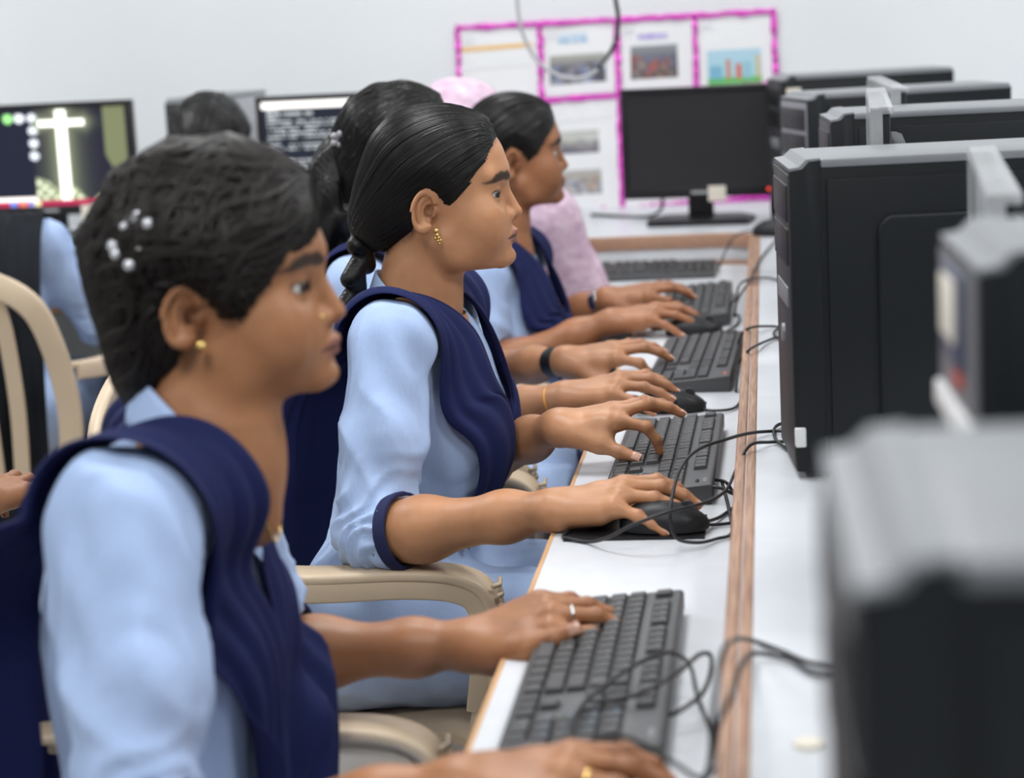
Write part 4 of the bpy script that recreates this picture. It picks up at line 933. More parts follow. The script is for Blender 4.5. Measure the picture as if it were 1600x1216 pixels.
def person(base, rz, label, p, world=True, group=None):
    root = empty('person', (base[0], base[1], 0), label, 'person', group, rz)
    B = np.array([base[0], base[1], 0.]) if world else np.zeros(3)
    g = lambda k: np.asarray(p[k], float) - B
    H, NB, SR, SL, ER, EL, HIP = (g(k) for k in ('H', 'NB', 'SR', 'SL', 'ER', 'EL', 'HIP'))
    WRr, WRl = g('WR'), g('WL'); KR, KL = g('KR'), g('KL')
    M = rotm(*p['hr']); hs = p.get('hs', 1.0); o = dict(low=1.0, fat=0, lip=(.30, .12, .10)); o.update(p.get('face', {}))
    toh = lambda q: ((q - A3(H)) @ A3(M)) / hs
    toW = lambda q: (np.asarray(q, float) * hs) @ M.T + H
    mid = (SR + SL) / 2; fw = np.array([1., 0, 0])
    spine = HIP - NB; br = p.get('build', 1.0)
    c1 = mid + np.array([p.get('chest', .012), 0, -.105]); wst = NB + spine * .66 + np.array([p.get('waist', .05), 0, 0]); lat = np.array([0, 1., 0])
    def torso(q):
        d = ell(q, c1, (.098 * br, .150 * br, .150)); d = smin(d, ell(q, wst, (.098 * br, .128 * br, .15)), .06)
        d = smin(d, ell(q, HIP + np.array([.02, 0, .0]), (.135 * br, .178 * br, .115)), .06)
        for s_ in (-1, 1): d = smin(d, ell(q, c1 + np.array([.050, s_ * .060, -.040]), (.052 * br, .056, .058)), .04)
        d = smin(d, cone(q, NB + np.array([0, 0, -.035]), SR + np.array([0, .01, .004]), .046, .046), .04); d = smin(d, cone(q, NB + np.array([0, 0, -.035]), SL + np.array([0, -.01, .004]), .046, .046), .04)
        return d
    nk0 = toW((-.012, 0, -.035)); nkr = p.get('neck', .0475)
    def neck(q):
        q = q.copy(); q[:, 1] = NB[1] + (q[:, 1] - NB[1]) * 1.16
        return smin(chain(q, [nk0, NB * .5 + nk0 * .5, NB], [nkr * 1.02, nkr, nkr * 1.10], .02), cone(q, NB, NB + np.array([.030, 0, -.075]), nkr, .022), .04)
    def skin_top(q):
        d = head_sdf(toh(q), o) * hs; d = smin(d, neck(q), .022); return d
    def skin_torso(q): return smin(torso(q) + .008, neck(q), .03)
    res = p.get('res', .0025); skin = np.asarray(p['skin'], float)
    Vs, Fs, Cs = [], [], []
    def addm(V, Fc, C):
        n0 = sum(len(v) for v in Vs); Vs.append(V); Fs.append(Fc + n0); Cs.append(C)
    if p.get('head', True):
        V, Fc = surf(skin_top, (H[0] - .16, H[1] - .12, NB[2] - .005), (H[0] + .16, H[1] + .12, H[2] + .17), res)
        o['line'] = p['hair']['line'] if p.get('hair') else None; addm(V, Fc, face_tint((V - H) @ M / hs, skin, o))
    V, Fc = surf(skin_torso, (HIP[0] - .2, mid[1] - .22, HIP[2] - .12), (mid[0] + .25, mid[1] + .22, NB[2] + .012), .006, 3)
    addm(V, Fc, np.tile(skin, (len(V), 1)))
    hands = []
    for side, S_, E_, W_, hp in ((1, SR, ER, WRr, p.get('hand_r')), (-1, SL, EL, WRl, p.get('hand_l'))):
        h = hand_pose(W_, hp['F'], hp['N'], side, hp['pose'], hp.get('sc', .97)) if hp else None
        ar = p.get('arm', 1.0); fd = (W_ - E_); fl = np.linalg.norm(fd); fd = fd / fl
        def arm(q):
            d = chain(q, [S_, S_ * .5 + E_ * .5, E_], [.034 * ar, .034 * ar, .035 * ar], .02)
            fo = chain(q, [E_, E_ + fd * fl * .28, E_ + fd * fl * .75, W_], [.0365 * ar, .0360 * ar, .0262 * ar, .0215 * ar], .03)
            d = smin(d, fo, .02)
            if h: d = smin(d, hand_sdf(q, h), .020)
            return d
        pts = [S_, E_, W_] + ([h[f][0][3] for f in 'imrpt'] if h else []); lo = np.min(pts, 0) - .052; hi = np.max(pts, 0) + .052
        V, Fc = surf(arm, lo, hi, p.get('hres', .0025)); C = np.tile(skin * np.array(p.get('armtint', (1, 1, 1))), (len(V), 1))
        C *= 1 + .07 * wav(V, (40, 40, 40), 8)[:, None]
        if h: C = hand_tint(V, h, C); hands.append(h)
        addm(V, Fc, C)
    mesh_obj('body', np.concatenate(Vs), np.concatenate(Fs), skin_mat(), root, colors=np.clip(np.concatenate(Cs), 0, 1))
    for h in hands: nails(h, root, M_nail) if p.get('nails', True) else None
    # ---- eyes, jewellery
    if p.get('head', True) and p.get('eyes', True):
        for s_ in (-1, 1):
            bm = bmesh.new(); bmesh.ops.create_uvsphere(bm, u_segments=28, v_segments=18, radius=.0128 * hs); Vq = np.array([v.co[:] for v in bm.verts]); Fq = [[v.index for v in f.verts] for f in bm.faces]; bm.free()
            gz = np.array(p.get('gaze', (1, 0, -.05))); gz = gz / np.linalg.norm(gz); an = np.degrees(np.arccos(np.clip((Vq / (.0128 * hs)) @ gz, -1, 1)))
            C = np.where((an < 32)[:, None], np.array((.018, .009, .006)), np.array((.62, .58, .54))); C[an < 13] = (.003, .003, .003)
            e = mesh_obj('eye', Vq @ M.T + toW((.0725, s_ * .0315, .0232)), Fq, M_eye, root, colors=C)
    for (nm, c, r) in p.get('studs', []):
        bm = bmesh.new()
        for dx, dy, dz, k in r: bmesh.ops.create_uvsphere(bm, u_segments=10, v_segments=8, radius=k, matrix=Matrix.Translation((dx, dy, dz)))
        ob = bm_obj(nm, bm, M_gold, root, label='gold ' + nm.replace('_', ' ')); ob.location = toW(c)
    # ---- hair
    hh = p.get('hair')
    if hh:
        f = hair_fn(hh); hm = hh.get('mat', M_hair)
        V, Fc = surf(f, (-.20, -.13, hh.get('zmin', -.13)), (.13, .13, .20), hh.get('res', .003))
        c_ = np.array([0, 0, .03]); gd = np.array(hh['pb']) - c_; gd /= np.linalg.norm(gd); q = V - c_; v_ = np.cross(gd, [0, 1., 0]); v_ = v_ if v_[2] > 0 else -v_
        ph = np.arctan2(q[:, 1], q @ v_); nn = grad(f, V)
        V = V + nn * (.0007 * np.sin(ph * 47 + 1.5 * np.sin(ph * 13)) + .0006 * np.sin(ph * 83 + 2 * np.sin(ph * 7)))[:, None]
        ho = mesh_obj('hair', toW(V), Fc, hm, root)
        if hh.get('n'):
            V, Fc = strands(f, hh, hh['n'], 22, hh.get('rad', .0006), 5, hh.get('wob', 0)); so = mesh_obj('hair_strands', toW(V), Fc, hm, ho); so['kind'] = 'stuff'
        for nm, pts, rs, tw in hh.get('tails', []):
            C = catmull([np.asarray(q_, float) for q_ in pts], 8); L = np.concatenate([[0], np.cumsum(np.linalg.norm(np.diff(C, axis=0), axis=1))]); prim = []
            if tw:                       # plait: lobes lie alternately left and right
                n_ = int(L[-1] / (rs[0] * .95)); side = np.array([0, 1., 0])
                for k in range(n_ + 1):
                    s_ = L[-1] * k / n_; c = np.array([np.interp(s_, L, C[:, i]) for i in range(3)]); tg = np.array([np.interp(min(s_ + .004, L[-1]), L, C[:, i]) - np.interp(max(s_ - .004, 0), L, C[:, i]) for i in range(3)]); tg /= np.linalg.norm(tg)
                    r_ = np.interp(s_ / L[-1], [0, 1], rs); sg = 1 if k % 2 else -1; bx = np.cross(tg, side); bx /= np.linalg.norm(bx)
                    dirn = tg * .80 + (side * .45 + bx * .35) * sg; dirn /= np.linalg.norm(dirn); prim.append((c - dirn * r_ * .75 + (side * .45 + bx * .4) * sg * r_ * .34, c + dirn * r_ * .75 + (side * .45 + bx * .4) * sg * r_ * .34, r_ * .70))
                def tf(q):
                    d = None
                    for a_, b_, r_ in prim: c_ = cone(q, a_, b_, r_, r_ * .85); d = c_ if d is None else smin(d, c_, .0025)
                    return d
            else:
                def tf(q): return chain(q, list(C[::3]) + [C[-1]], list(np.interp(np.linspace(0, 1, len(C[::3]) + 1), np.linspace(0, 1, len(rs)), rs)), .01) + .004 * wav(q, (70, 70, 25), 6).astype(F4)
            lo = C.min(0) - max(rs) - .025; hi = C.max(0) + max(rs) + .025
            V, Fc = surf(tf, lo, hi, .003); V = V + grad(tf, V) * (.00035 * np.sin(V[:, 1] * 900 + V[:, 0] * 700 + V[:, 2] * 250))[:, None]
            mesh_obj(nm, toW(V), Fc, hm, root)
    # ---- clothes
    cu = p.get('cuff', .16); sl = p.get('sleeve', 1.0); legs = p.get('legs', True)
    def sleeve(q, S_, E_, W_):
        c_ = E_ + (W_ - E_) * cu
        up_ = (S_ - E_) / np.linalg.norm(S_ - E_); d = chain(q, [S_ + np.array([0, 0, .002]), S_ * .5 + E_ * .5, E_ + up_ * .012], [.052 * sl, .053 * sl, .047 * sl], .02); dr = (c_ - E_) / np.linalg.norm(c_ - E_)      # straight open end below the elbow
        fo = smax(cone(q, E_ - dr * .004, c_ + dr * .03, .050 * sl, .0450 * sl), (q - A3(c_)) @ A3(dr), .003); return smin(d, fo, .012)
    def forearm_hole(q, E_, W_): return cone(q, E_ + (W_ - E_) * .06, E_ + (W_ - E_) * .6, .041, .040)
    def skirt(q):
        d = None
        for K_, s_ in ((KR, -1), (KL, 1)):
            e_ = HIP + (K_ - HIP) * .80; c_ = cone(q, HIP + np.array([.03, s_ * .08, -.01]), e_, .098, .086); d = c_ if d is None else smin(d, c_, .05)
        pl = A3((KR + KL) / 2 - HIP); pl = pl / np.linalg.norm(pl); e_ = HIP + ((KR + KL) / 2 - HIP) * .78
        return smax(d, (q - A3(e_)) @ pl, .006)
    vn = p.get('vneck', (.055, .040, .085))
    def tunic(q):
        d = torso(q)
        d = smin(d, sleeve(q, SR, ER, WRr), .028); d = smin(d, sleeve(q, SL, EL, WRl), .028)
        if legs: d = smin(d, skirt(q), .05)
        return d
    def tunic_cut(q):
        d = tunic(q); d = smax(d, -(neck(q) - .005), .006); d = smax(d, -ell(q, NB + np.array([.075, 0, -.055]), vn), .006)
        for E_, W_ in ((ER, WRr), (EL, WRl)): d = smax(d, -forearm_hole(q, E_, W_), .003)
        return d
    gpts = [SR, SL, ER, EL, ER + (WRr - ER) * cu, EL + (WRl - EL) * cu, HIP, NB] + ([HIP + (KR - HIP) * .8, HIP + (KL - HIP) * .8] if legs else [])
    V, Fc = surf(tunic_cut, np.min(gpts, 0) - np.array([.15, .12, .125]), np.max(gpts, 0) + np.array([.13, .12, .06]), p.get('cres', .006), 3)
    nn = grad(tunic_cut, V); amp = p.get('fold', 1.0); dsp = .0030 * (1 - 2 * np.clip(np.abs(wav(V, (16, 16, 7), 12)), 0, 1)) + .0012 * wav(V, (60, 60, 22), 13)
    for S_, E_, W_ in ((SR, ER, WRr), (SL, EL, WRl)):
        ud = (S_ - E_) / np.linalg.norm(S_ - E_); fd = (W_ - E_) / np.linalg.norm(W_ - E_); q = V - E_; s_ = q @ ud; f_ = q @ fd
        near = np.exp(-(q ** 2).sum(1) / .075 ** 2)
        dsp += near * .0060 * (1 - 1.6 * np.abs(np.sin(95 * s_ - 60 * f_ + 2.0 * wav(V, (18, 18, 18), 14)))) + .0034 * np.exp(-np.linalg.norm(V - (S_ * .55 + E_ * .45), axis=1) ** 2 / .10 ** 2) * (1 - 1.8 * np.abs(np.sin(24 * s_ + 48 * f_ + 2.2 * wav(V, (9, 9, 7), 15))))
        ap = np.linalg.norm(V - (S_ + np.array([.04, 0, -.05])), axis=1); dsp += .004 * np.exp(-ap ** 2 / .06 ** 2) * np.sin(130 * (V[:, 0] - S_[0]) + 60 * (V[:, 2] - S_[2]))
    V = V + nn * (np.clip(dsp, -.0055, .009) * amp)[:, None]
    mesh_obj('tunic', V, Fc, p.get('cloth', M_blue), root)
    for E_, W_ in ((ER, WRr), (EL, WRl)):
        d_ = (W_ - E_) / np.linalg.norm(W_ - E_); ring_band(E_ + (W_ - E_) * cu - d_ * .004, d_, .0455 * sl, .0045, .015, p.get('cuffmat', M_cuff), 'cuff', root) if False else None
        c_ = E_ + (W_ - E_) * cu; a = np.array([0, 0, 1.]); a = a - d_ * (a @ d_); a /= np.linalg.norm(a); b = np.cross(d_, a); k = 30
        P = [c_ + (a * math.cos(t) + b * math.sin(t)) * .0468 * sl for t in np.arange(k) * 2 * math.pi / k]
        Vc, Fq = sweep(P, rrect(.017, .006, .002), [(q - c_) for q in P], closed=True); mesh_obj('cuff', Vc, Fq, p.get('cuffmat', M_cuff), root, angle=60)
    if p.get('collar', True):
        nu, nv = 44, 6; Vq = []; axn = (nk0 - NB) / np.linalg.norm(nk0 - NB)
        for i in range(nu):
            t = R(68 + 224 * i / (nu - 1)); dr = np.array([math.cos(t), math.sin(t), 0]); fr = abs(i / (nu - 1) * 2 - 1)   # fr=1 at the open front ends
            for j in range(nv):
                v = j / (nv - 1); fall = max(0, v - .5) * 2
                r_ = nkr + .010 + .012 * (1 - v) + .014 * fr ** 3 * v; z = .014 + .052 * v * (1 - .6 * fr ** 2) - .055 * fr ** 2.2 + .008
                Vq.append(NB + axn * z * 1.0 + dr * r_ * np.array([1.06, 1.02, 1]))
        Fq = [(i * nv + j, (i + 1) * nv + j, (i + 1) * nv + j + 1, i * nv + j + 1) for i in range(nu - 1) for j in range(nv - 1)]
        co = mesh_obj('collar', Vq, Fq, p.get('cloth', M_blue), root); md = co.modifiers.new('thickness', 'SOLIDIFY'); md.thickness = .003
    if legs:
        def trousers(q):
            d = ell(q, HIP + np.array([.02, 0, -.01]), (.125, .17, .10))
            for K_, s_ in ((KR, -1), (KL, 1)):
                ft = np.array([K_[0] - .02, K_[1] + s_ * .01, .07]); d = smin(d, chain(q, [HIP + np.array([.02, s_ * .08, -.01]), K_, ft], [.086, .066, .052], .03), .03)
            return smax(d, .075 - q[:, 2], .004)
        V, Fc = surf(trousers, (HIP[0] - .17, min(KR[1], HIP[1]) - .2, .05), (max(KR[0], KL[0]) + .1, max(KL[1], HIP[1]) + .2, HIP[2] + .12), .009, 3)
        V = V + grad(trousers, V) * (.004 * wav(V, (20, 20, 14), 31))[:, None]
        mesh_obj('trousers', V, Fc, p.get('pants', M_navy), root)
        for K_, s_ in ((KR, -1), (KL, 1)):
            ft = np.array([K_[0] - .02, K_[1] + s_ * .01, .0])
            def shoe(q): return smax(smin(ell(q, ft + np.array([.055, 0, .025]), (.10, .040, .035)), cone(q, ft + np.array([-.02, 0, .03]), ft + np.array([0, 0, .085]), .034, .036), .03), .002 - q[:, 2], .003)
            V, Fc = surf(shoe, ft + np.array([-.08, -.06, -.01]), ft + np.array([.18, .06, .13]), .006, 3); mesh_obj('shoe', V, Fc, M_black, root)
    # ---- scarf bands
    def scarf(name, ctrl, nu=60, nv=19, pleat=.0070, off=.0105, pf=4.2, seed=0, mt=None, pull=.045):
        """ctrl rows: centre xyz, half-width vector xyz"""
        ctrl = np.asarray(ctrl, float); C = catmull(ctrl[:, :3], 10); Wv = catmull(ctrl[:, 3:6], 10)
        idx = np.linspace(0, len(C) - 1, nu); C = np.stack([np.interp(idx, np.arange(len(C)), C[:, k]) for k in range(3)], 1); Wv = np.stack([np.interp(idx, np.arange(len(Wv)), Wv[:, k]) for k in range(3)], 1)
        v = np.linspace(-1, 1, nv); P = C[:, None, :] + Wv[:, None, :] * v[None, :, None]
        U = np.linspace(0, 1, nu)[:, None] * np.ones(nv); Vv = np.ones((nu, 1)) * v
        pl = pleat * (1 + np.sin(Vv * math.pi * pf + .9 * np.sin(U * 7 + seed) + seed)) * .5 + .002 * np.sin(U * 23 + Vv * 5 + seed)
        Q = push(tunic, P.reshape(-1, 3), off, 5, pull)
        Q = push(neck, Q, .004, 2)
        Q = Q + grad(tunic, Q, .006) * pl.reshape(-1, 1)
        Fq = [(i * nv + j, (i + 1) * nv + j, (i + 1) * nv + j + 1, i * nv + j + 1) for i in range(nu - 1) for j in range(nv - 1)]
        ob = mesh_obj(name, Q, Fq, mt or M_navy, root); md = ob.modifiers.new('thickness', 'SOLIDIFY'); md.thickness = .0028; md.offset = 1
        sb = ob.modifiers.new('smooth', 'SUBSURF'); sb.levels = 1; sb.render_levels = 1
        return ob
    for row in p.get('scarf', []):
        row = dict(row); row['ctrl'] = [tuple(np.asarray(r[:3]) - B) + tuple(r[3:]) for r in row['ctrl']]; scarf(**row)
    if p.get('veil'):
        vm, rr_ = p['veil']; hc = toW((-.005, 0, .04))
        def veil(q):
            d = ell(q, hc, (.118, .100, .110)); d = smin(d, cone(q, hc - np.array([.02, 0, .03]), NB + np.array([-.02, 0, .02]), .088, .075), .05)
            for S_ in (SR, SL): d = smin(d, chain(q, [NB + np.array([-.01, 0, .01]), S_ + np.array([-.01, 0, .02]), S_ * .35 + (ER if S_ is SR else EL) * .65 + np.array([-.01, .03 if S_ is SL else -.03, 0])], [.075, .078, .095], .04), .05)
            d = smin(d, torso(q) - .016, .03)
            d = smax(d, -ell(q, toW((.10, 0, -.005)), (.085, .062, .088), M), .012)
            return smax(d, (q[:, 0] - A3(SR)[0] - .075 - .5 * np.maximum(0, q[:, 2] - A3(SR)[2] + .0)), .01)
        zl = HIP[2] + .10
        V, Fc = surf(lambda q: smax(veil(q), zl - q[:, 2], .004), (mid[0] - .3, SR[1] - .22, zl - .02), (H[0] + .16, SL[1] + .22, H[2] + .20), .006, 3)
        V = V + grad(veil, V) * (.004 * wav(V, (14, 14, 6), 41) + .002 * wav(V, (40, 40, 15), 42))[:, None]
        mesh_obj('shawl', V, Fc, vm, root)
    if p.get('bands'):
        for nm, arm_, t_, r_, wd, th, mt_ in p['bands']:
            E_, W_ = (ER, WRr) if arm_ == 'r' else (EL, WRl); ring_band(E_ + (W_ - E_) * t_, W_ - E_, r_, wd, th, mt_, nm, root, squash=.94)
    return root, dict(tunic=tunic, toW=toW, B=B, hands=hands, neck=neck, hm=M, hair=p.get('hair'))
# ================================================================ THE PEOPLE OF THE PHOTOGRAPH
def V3(*a): return np.array(a, float)
pose_mouse = dict(i=(5, 12, 28, 18), m=(0, 10, 26, 18), r=(-6, 12, 26, 18), p=(-16, 22, 22, 14), t=(42, 22, 12, 8))
pose_type = dict(i=(2, 22, 38, 22), m=(-1, 2, 26, 16), r=(-6, 2, 24, 14), p=(-14, 4, 22, 12), t=(34, 30, 4, 6))
def band_path(NBx, y0, sgn, zs, X, back, front, low, Wd=.055):
    pass
def std_scarf(NB, SR, SL, HIP, mid_y, front_x, low_z, back_z, wd=.056, seed=0, spread=.03):
    """two bands pinned on the shoulders: hanging down the back, meeting in a V below the chest"""
    out = []
    for s_, S_ in ((-1, SR), (1, SL)):
        sy = NB[1] + (S_[1] - NB[1]) * .70; zt = S_[2] + .048
        xb = S_[0] - .115; xf = front_x
        yo = sy + s_ * .055
        ctrl = [(xb - .030, yo, back_z, .030, .05, 0), (xb - .030, yo, (back_z + zt) / 2 - .06, .032, .055, 0), (xb - .020, yo - s_ * .01, zt - .14, .030, wd, 0), (S_[0] - .085, sy + s_ * .02, zt - .045, .022, wd * 1.05, 0),
                (S_[0] - .035, sy, zt + .002, .014, wd, .004), (S_[0] + .015, sy, zt + .002, .02, wd * .95, -.01), (S_[0] + .065, sy - s_ * .012, zt - .05, .02, wd * .92, 0), (xf - .02, mid_y + s_ * .078, zt - .13, .005, wd * .86, .012), (xf + .01, mid_y + s_ * .052, (zt + low_z) / 2 - .03, 0, wd * .98, .012), (xf + .012, mid_y + s_ * .038, low_z, 0, spread + .012, .008)]
        out.append(dict(name='scarf_band', ctrl=ctrl, seed=seed + s_))
    return out

# ---- middle student, in focus
Y2 = 2.75
H = atY(666.5, 337, Y2 - .073) + V3(0, .073, 0)
SR, SL = atY(607, 545, 2.585), atY(607, 545, 2.585) + V3(.015, .315, .0)
ER = atY(588, 838, 2.49); EL = V3(-.46, 2.93, .665)
WR_ = V3(-.262, 2.372, .744); WL_ = V3(-.284, 2.69, .778)
NB = atY(652, 505, 2.745)
HIP = V3(-.595, 2.74, .525)
pose2r = dict(i=(6, 10, 26, 18), m=(0, 13, 23, 14), r=(-7, 16, 16, 10), p=(-19, 28, 9, 6), t=(38, 26, 10, 8))
pose2l = dict(i=(3, 24, 42, 20), m=(-3, -6, 32, 16), r=(-8, -2, 26, 14), p=(-15, 4, 22, 12), t=(26, 20, -2, 4))
I2 = person((-.6, 2.74), 0, 'young woman in focus in profile, oiled plaited hair, gold earring, navy scarf over blue tunic', dict(
    H=H, hr=(7, 3, 0), gaze=(1, -.5, -.08), NB=NB, SR=SR, SL=SL, ER=ER, EL=EL, WR=WR_, WL=WL_, HIP=HIP, KR=V3(-.16, 2.64, .49), KL=V3(-.16, 2.86, .49), skin=(.59, .295, .150), neck=.050, res=.0017, hres=.0021, cres=.0048, arm=.98,
    armtint=(.84, .82, .80), build=.94, face=dict(bindi=1),
    hand_r=dict(F=(1, -.02, .20), N=(-.1, -.12, 1), pose=pose2r, sc=1.0), hand_l=dict(F=(1, .02, .16), N=(-.05, -.22, 1), pose=pose2l, sc=.95),
    hair=dict(line=HL2, thick=.0098, lumps=[((-.064, 0, .006), (.044, .056, .050)), ((-.083, 0, -.022), (.027, .036, .030))], pf=(.070, 0, .066), pb=(-.098, 0, -.042), n=1500, rad=.00042, res=.0024, slim=.97,
              tails=[('braid', [(-.092, -.004, -.036), (-.098, -.012, -.060), (-.105, -.014, -.095), (-.114, -.012, -.125), (-.120, 0, -.17), (-.125, 0, -.23)], (.0225, .0165), True)]),
    studs=[('earring', (.0035, -.0775, -.0195), [(0, 0, 0, .0036), (.001, 0, -.0055, .0026), (.003, 0, -.009, .0022), (-.0015, 0, -.0095, .0022), (.002, 0, -.013, .0019), (.005, 0, -.0125, .0017), (.0035, 0, -.0165, .0016)]), ('nose_stud', (.0965, -.0185, -.0035), [(0, 0, 0, .0011)])],
    scarf=std_scarf(NB, SR, SL, HIP, 2.74, -.40, .645, .54, seed=1, wd=.058, spread=.055), fold=1.15))

# ---- nearest student, out of focus
H = atY(302, 505, 1.708) + V3(0, .073, 0)
SR = V3(-.525, 1.595, .925); SL = V3(-.555, 1.90, .925)
ER = V3(-.485, 1.475, .695); EL = V3(-.515, 1.965, .700)
WR_ = V3(-.245, 1.485, .748); WL_ = V3(-.300, 1.925, .722)
NB = V3(-.485, 1.755, .965); HIP = V3(-.64, 1.68, .525)
pose1l = dict(i=(4, 30, 24, 14), m=(0, 28, 24, 14), r=(-5, 28, 24, 14), p=(-12, 30, 22, 12), t=(24, -10, 10, 14))
I1 = person((-.62, 1.68), 0, 'nearest young woman, blurred, curly hair with clear clip, nose stud, navy scarf over blue tunic', dict(
    H=H, hr=(3, 2, 0), gaze=(1, -.35, -.05), NB=NB, SR=SR, SL=SL, ER=ER, EL=EL, WR=WR_, WL=WL_, HIP=HIP, KR=V3(-.19, 1.60, .49), KL=V3(-.19, 1.80, .49), skin=(.40, .185, .085), res=.0024, hres=.0026, cres=.006, sleeve=1.10, neck=.049, build=.86, chest=-.012, arm=.88,
    armtint=(.9, .86, .84), face=dict(low=.93, fat=.004),
    hand_r=dict(F=(1, -.02, .12), N=(-.1, -.10, 1), pose=pose2r, sc=1.0), hand_l=dict(F=(1, .02, .34), N=(-.3, -.45, 1), pose=pose1l, sc=1.0),
    hair=dict(line=HL1, thick=.016, ramp=.55, wave=.004, lumps=[((-.050, 0, .000), (.042, .062, .056)), ((-.058, -.01, -.050), (.032, .040, .036)), ((.050, -.030, .076), (.034, .034, .024))], pf=(.075, 0, .070), pb=(-.085, 0, -.060), n=650, rad=.0019, res=.0032, wob=.16, fly=.009, mat=M_hair1,
              tails=[('wavy_tail', [(-.060, -.02, -.045), (-.075, -.02, -.075), (-.085, -.02, -.105), (-.10, -.01, -.14)], (.036, .030, .020), False)]),
    studs=[('earring', (.0035, -.0785, -.0185), [(0, 0, 0, .0052)]), ('nose_stud', (.0965, -.0185, -.0035), [(0, 0, 0, .0026)])],
    scarf=std_scarf(NB, SR, SL, HIP, 1.74, -.43, .60, .50, seed=3, wd=.062, spread=.05), fold=1.9))

# ---- third student, mostly hidden
H = V3(-.605, 3.40, 1.070); NB = V3(-.635, 3.39, .94); SR = V3(-.645, 3.235, .895); SL = V3(-.63, 3.545, .895)
I3 = person((-.66, 3.40), 0, 'student behind the one in focus, only long dark clipped hair and forearms showing, black wristwatch', dict(
    H=H, hr=(8, 2, 0), NB=NB, SR=SR, SL=SL, ER=V3(-.565, 3.16, .675), EL=V3(-.57, 3.60, .69), WR=V3(-.312, 3.055, .748), WL=V3(-.340, 3.38, .748), HIP=V3(-.69, 3.40, .525), KR=V3(-.24, 3.30, .49), KL=V3(-.24, 3.52, .49), skin=(.42, .20, .10), res=.003, hres=.0026, eyes=True,
    hand_r=dict(F=(1, .0, .20), N=(-.1, -.12, 1), pose=pose2r, sc=1.0), hand_l=dict(F=(1, .02, .12), N=(-.05, -.30, 1), pose=pose_type, sc=1.0),
    hair=dict(line=HL4, thick=.012, wave=.002, lumps=[((-.058, 0, .000), (.042, .060, .056)), ((-.076, 0, -.06), (.028, .05, .06))], pf=(.070, 0, .066), pb=(-.105, 0, -.06), n=500, rad=.0007, wob=.05,
              tails=[('long_hair', [(-.085, 0, .02), (-.100, -.01, -.04), (-.100, -.01, -.10), (-.095, 0, -.16), (-.09, 0, -.23)], (.040, .050, .044, .030), False)]),
    scarf=std_scarf(NB, SR, SL, V3(-.69, 3.4, .525), 3.39, -.55, .68, .54, seed=5), cres=.007,
    bands=[('wristwatch_strap', 'l', .93, .0242, .026, .005, M_black), ('thread_bracelet', 'r', .93, .0236, .0040, .003, mat('orange_thread', (.75, .32, .05), .7))]))

# ---- farthest student of the row
H = atY(799, 262, 3.93) + V3(-.01, .07, 0)
NB = V3(-.515, 3.985, .885); SR = V3(-.535, 3.84, .825); SL = V3(-.505, 4.13, .825)
person((-.58, 3.98), 0, 'farthest young woman of the row in profile, smooth black hair, yellow bracelet, silver watch', dict(
    H=H, hr=(17, 3, 0), hs=.98, NB=NB, SR=SR, SL=SL, ER=V3(-.545, 3.78, .655), EL=V3(-.52, 4.18, .665), WR=V3(-.296, 3.79, .748), WL=V3(-.325, 4.09, .748), HIP=V3(-.62, 3.96, .525), KR=V3(-.20, 3.88, .49), KL=V3(-.20, 4.08, .49), skin=(.36, .155, .072), res=.0026, hres=.0028,
    hand_r=dict(F=(1, .0, .16), N=(-.1, -.12, 1), pose=pose2r, sc=1.0), hand_l=dict(F=(1, .0, .12), N=(-.05, -.30, 1), pose=pose_type, sc=1.0),
    hair=dict(line=HL4, thick=.011, lumps=[((-.072, 0, -.006), (.040, .052, .046))], pf=(.070, 0, .066), pb=(-.098, 0, -.04), n=500, rad=.0006, tails=[('braid', [(-.09, 0, -.03), (-.11, 0, -.08), (-.12, 0, -.15)], (.02, .016), True)]),
    scarf=std_scarf(NB, SR, SL, V3(-.62, 3.96, .525), 3.98, -.44, .64, .52, seed=7), cres=.006,
    bands=[('wristwatch', 'l', .92, .0245, .020, .005, mat('steel', (.6, .6, .62), .25, metal=1)), ('yellow_bracelet', 'r', .93, .0238, .004, .003, mat('yellow_thread', (.65, .5, .05), .5))]))

# ---- people with their backs to us at the tables along the walls
def back_pose(hz=0., tilt=8, arms=.0, **k):
    d = dict(H=(.06, 0, 1.045 + hz), hr=(0, tilt, 0), NB=(.015, 0, .905 + hz), SR=(0, -.160, .86 + hz), SL=(0, .160, .86 + hz), ER=(.03, -.205, .62 + hz), EL=(.03, .205, .62 + hz), WR=(.26, -.15, .755), WL=(.26, .15, .755), HIP=(-.03, 0, .525), KR=(.40, -.11, .49), KL=(.40, .11, .49),
             skin=(.30, .14, .07), res=.004, hres=.004, cres=.008, eyes=False, nails=False, hand_r=dict(F=(1, 0, 0), N=(0, 0, 1), pose=pose_type), hand_l=dict(F=(1, 0, 0), N=(0, 0, 1), pose=pose_type),
             hair=dict(line=HLS, thick=.013, wave=.002, lumps=[((-.06, 0, .01), (.04, .06, .05))], pf=(.070, 0, .066), pb=(-.098, 0, -.03), n=200, rad=.0008, res=.004))
    d.update(k); return d
M_pinkc = mat('pink_shawl', (.52, .34, .47), .8, noise=.2, nscale=34, col2=(.76, .60, .70), stretch=(1, 1, 1.6))
person((-.645, 4.39), R(90), 'person wrapped in a pale pink patterned shawl, seen from behind beyond the farthest student', back_pose(-.015, hair=None, veil=(M_pinkc, 0), cloth=M_pinkc, collar=False), world=False)
person((-1.185, 4.36), R(90), 'student whose dark cropped head shows between the wall monitors', back_pose(-.01, 10, EL=(.03, .145, .64), WL=(.26, .10, .755)), world=False)
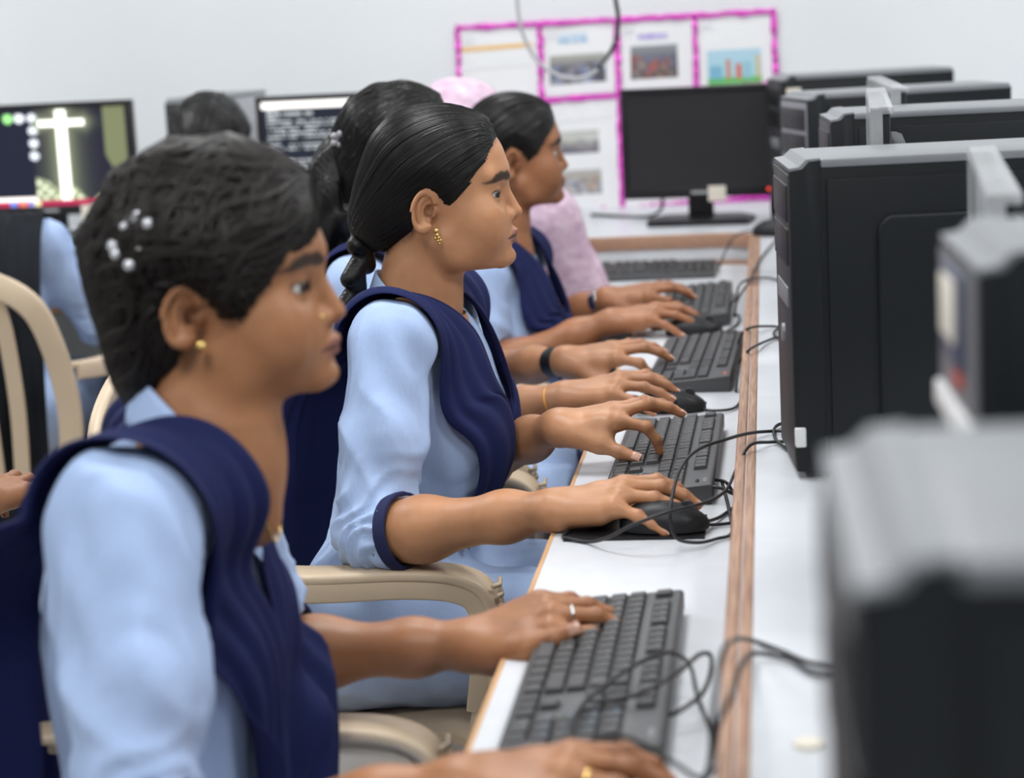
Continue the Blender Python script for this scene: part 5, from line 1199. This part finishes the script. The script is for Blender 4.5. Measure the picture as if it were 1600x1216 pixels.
person((-1.68, 4.30), R(88), 'student in blue with a black scarf on the far left, seen from behind', back_pose(.02, 14, H=(.06, .16, 1.03), NB=(.015, .075, .92), SR=(.0, -.160, .875), ER=(.07, -.235, .70), WR=(.30, -.18, .755), sleeve=1.0,
       hair=dict(line=HLS, thick=.016, wave=.002, lumps=[((-.06, 0, .01), (.045, .065, .055))], pf=(.07, 0, .066), pb=(-.098, 0, -.03), n=200, rad=.0008, res=.004, tails=[('long_hair', [(-.09, 0, -.02), (-.12, 0, -.1), (-.13, 0, -.2)], (.04, .035), False)]),
       scarf=[dict(name='black_scarf', ctrl=[(-.22, -.15, .30, 0, .06, 0), (-.21, -.15, .55, 0, .06, 0), (-.17, -.145, .78, 0, .06, 0), (-.09, -.125, .90, 0, .06, 0), (.03, -.10, .935, 0, .055, 0), (.11, -.06, .82, 0, .06, 0), (.13, -.03, .62, 0, .05, 0)], mt=cloth('black_scarf', (.006, .008, .012), .05), pull=.01)]), world=False)
person((-1.19, 2.26), R(86), 'student at the left edge, only a bare elbow showing behind the nearest one', back_pose(0, 8, ER=(.02, -.20, .60), WR=(.25, -.17, .74), cuff=.02, cloth=cloth('dark_cloth', (.02, .02, .03)), cuffmat=cloth('dark_cloth', (.02, .02, .03))), world=False)
# ---- small ornaments worn by the people
def ornament(name, info, mt, parts, label=None):
    """parts: (centre in the head frame, radius) beads"""
    bm = bmesh.new()
    for c, r in parts: bmesh.ops.create_uvsphere(bm, u_segments=10, v_segments=8, radius=r, matrix=Matrix.Translation(info[1]['toW'](c)))
    return bm_obj(name, bm, mt, info[0], label=label)
M_cry = mat('crystal', (.72, .74, .78), .12, metal=.6)
hf = hair_fn(I1[1]['hair']); Q = []
for k in range(15):
    a = R(24 * k); Q.append((-.066 + .026 * math.sin(a), -.10, .080 + .032 * math.cos(a)))
Q = push(hf, np.array(Q), .005, 6, pull=.2); pts = [(tuple(q), .0036 if k % 3 else .0056) for k, q in enumerate(Q)]
ornament('hair_clip', I1, M_cry, pts, 'clear sparkling hair clip')
pts = [((-.088, -.040, .052), .006)] + [((-.088 + .009 * math.cos(R(72 * k)), -.044, .052 + .009 * math.sin(R(72 * k))), .0062) for k in range(5)]
ornament('hair_clip', I3, mat('grey_clip', (.34, .34, .36), .3), pts, 'grey flower-shaped hair clip')
nb = V3(-.485, 1.755, .965) - I1[1]['B']
P = [nb + V3(-.02, -.056, .012), nb + V3(.025, -.050, -.010), nb + V3(.042, -.030, -.052), nb + V3(.052, -.004, -.100), nb + V3(.042, .03, -.052), nb + V3(.025, .05, -.010), nb + V3(-.02, .056, .012)]
P = catmull(P, 8); P = push(I1[1]['neck'], P, .002, 3); P = push(lambda q: np.minimum(I1[1]['neck'](q), I1[1]['tunic'](q)), P, .003, 5, pull=.05)
mesh_obj('necklace', *sweep(P, circ(.0014, 6), None), M_gold, I1[0], label='thin gold chain')
for info, fi, hi, mt in ((I1, 'm', 1, mat('steel', (.6, .6, .62), .25, metal=1)), (I1, 'r', 0, M_gold)):
    h = info[1]['hands'][hi]; J = h[fi][0]; ring_band(J[0] * .55 + J[1] * .45, J[1] - J[0], FR[fi][1] + .0012, .0032, .0016, mt, 'finger_ring', info[0], k=18)
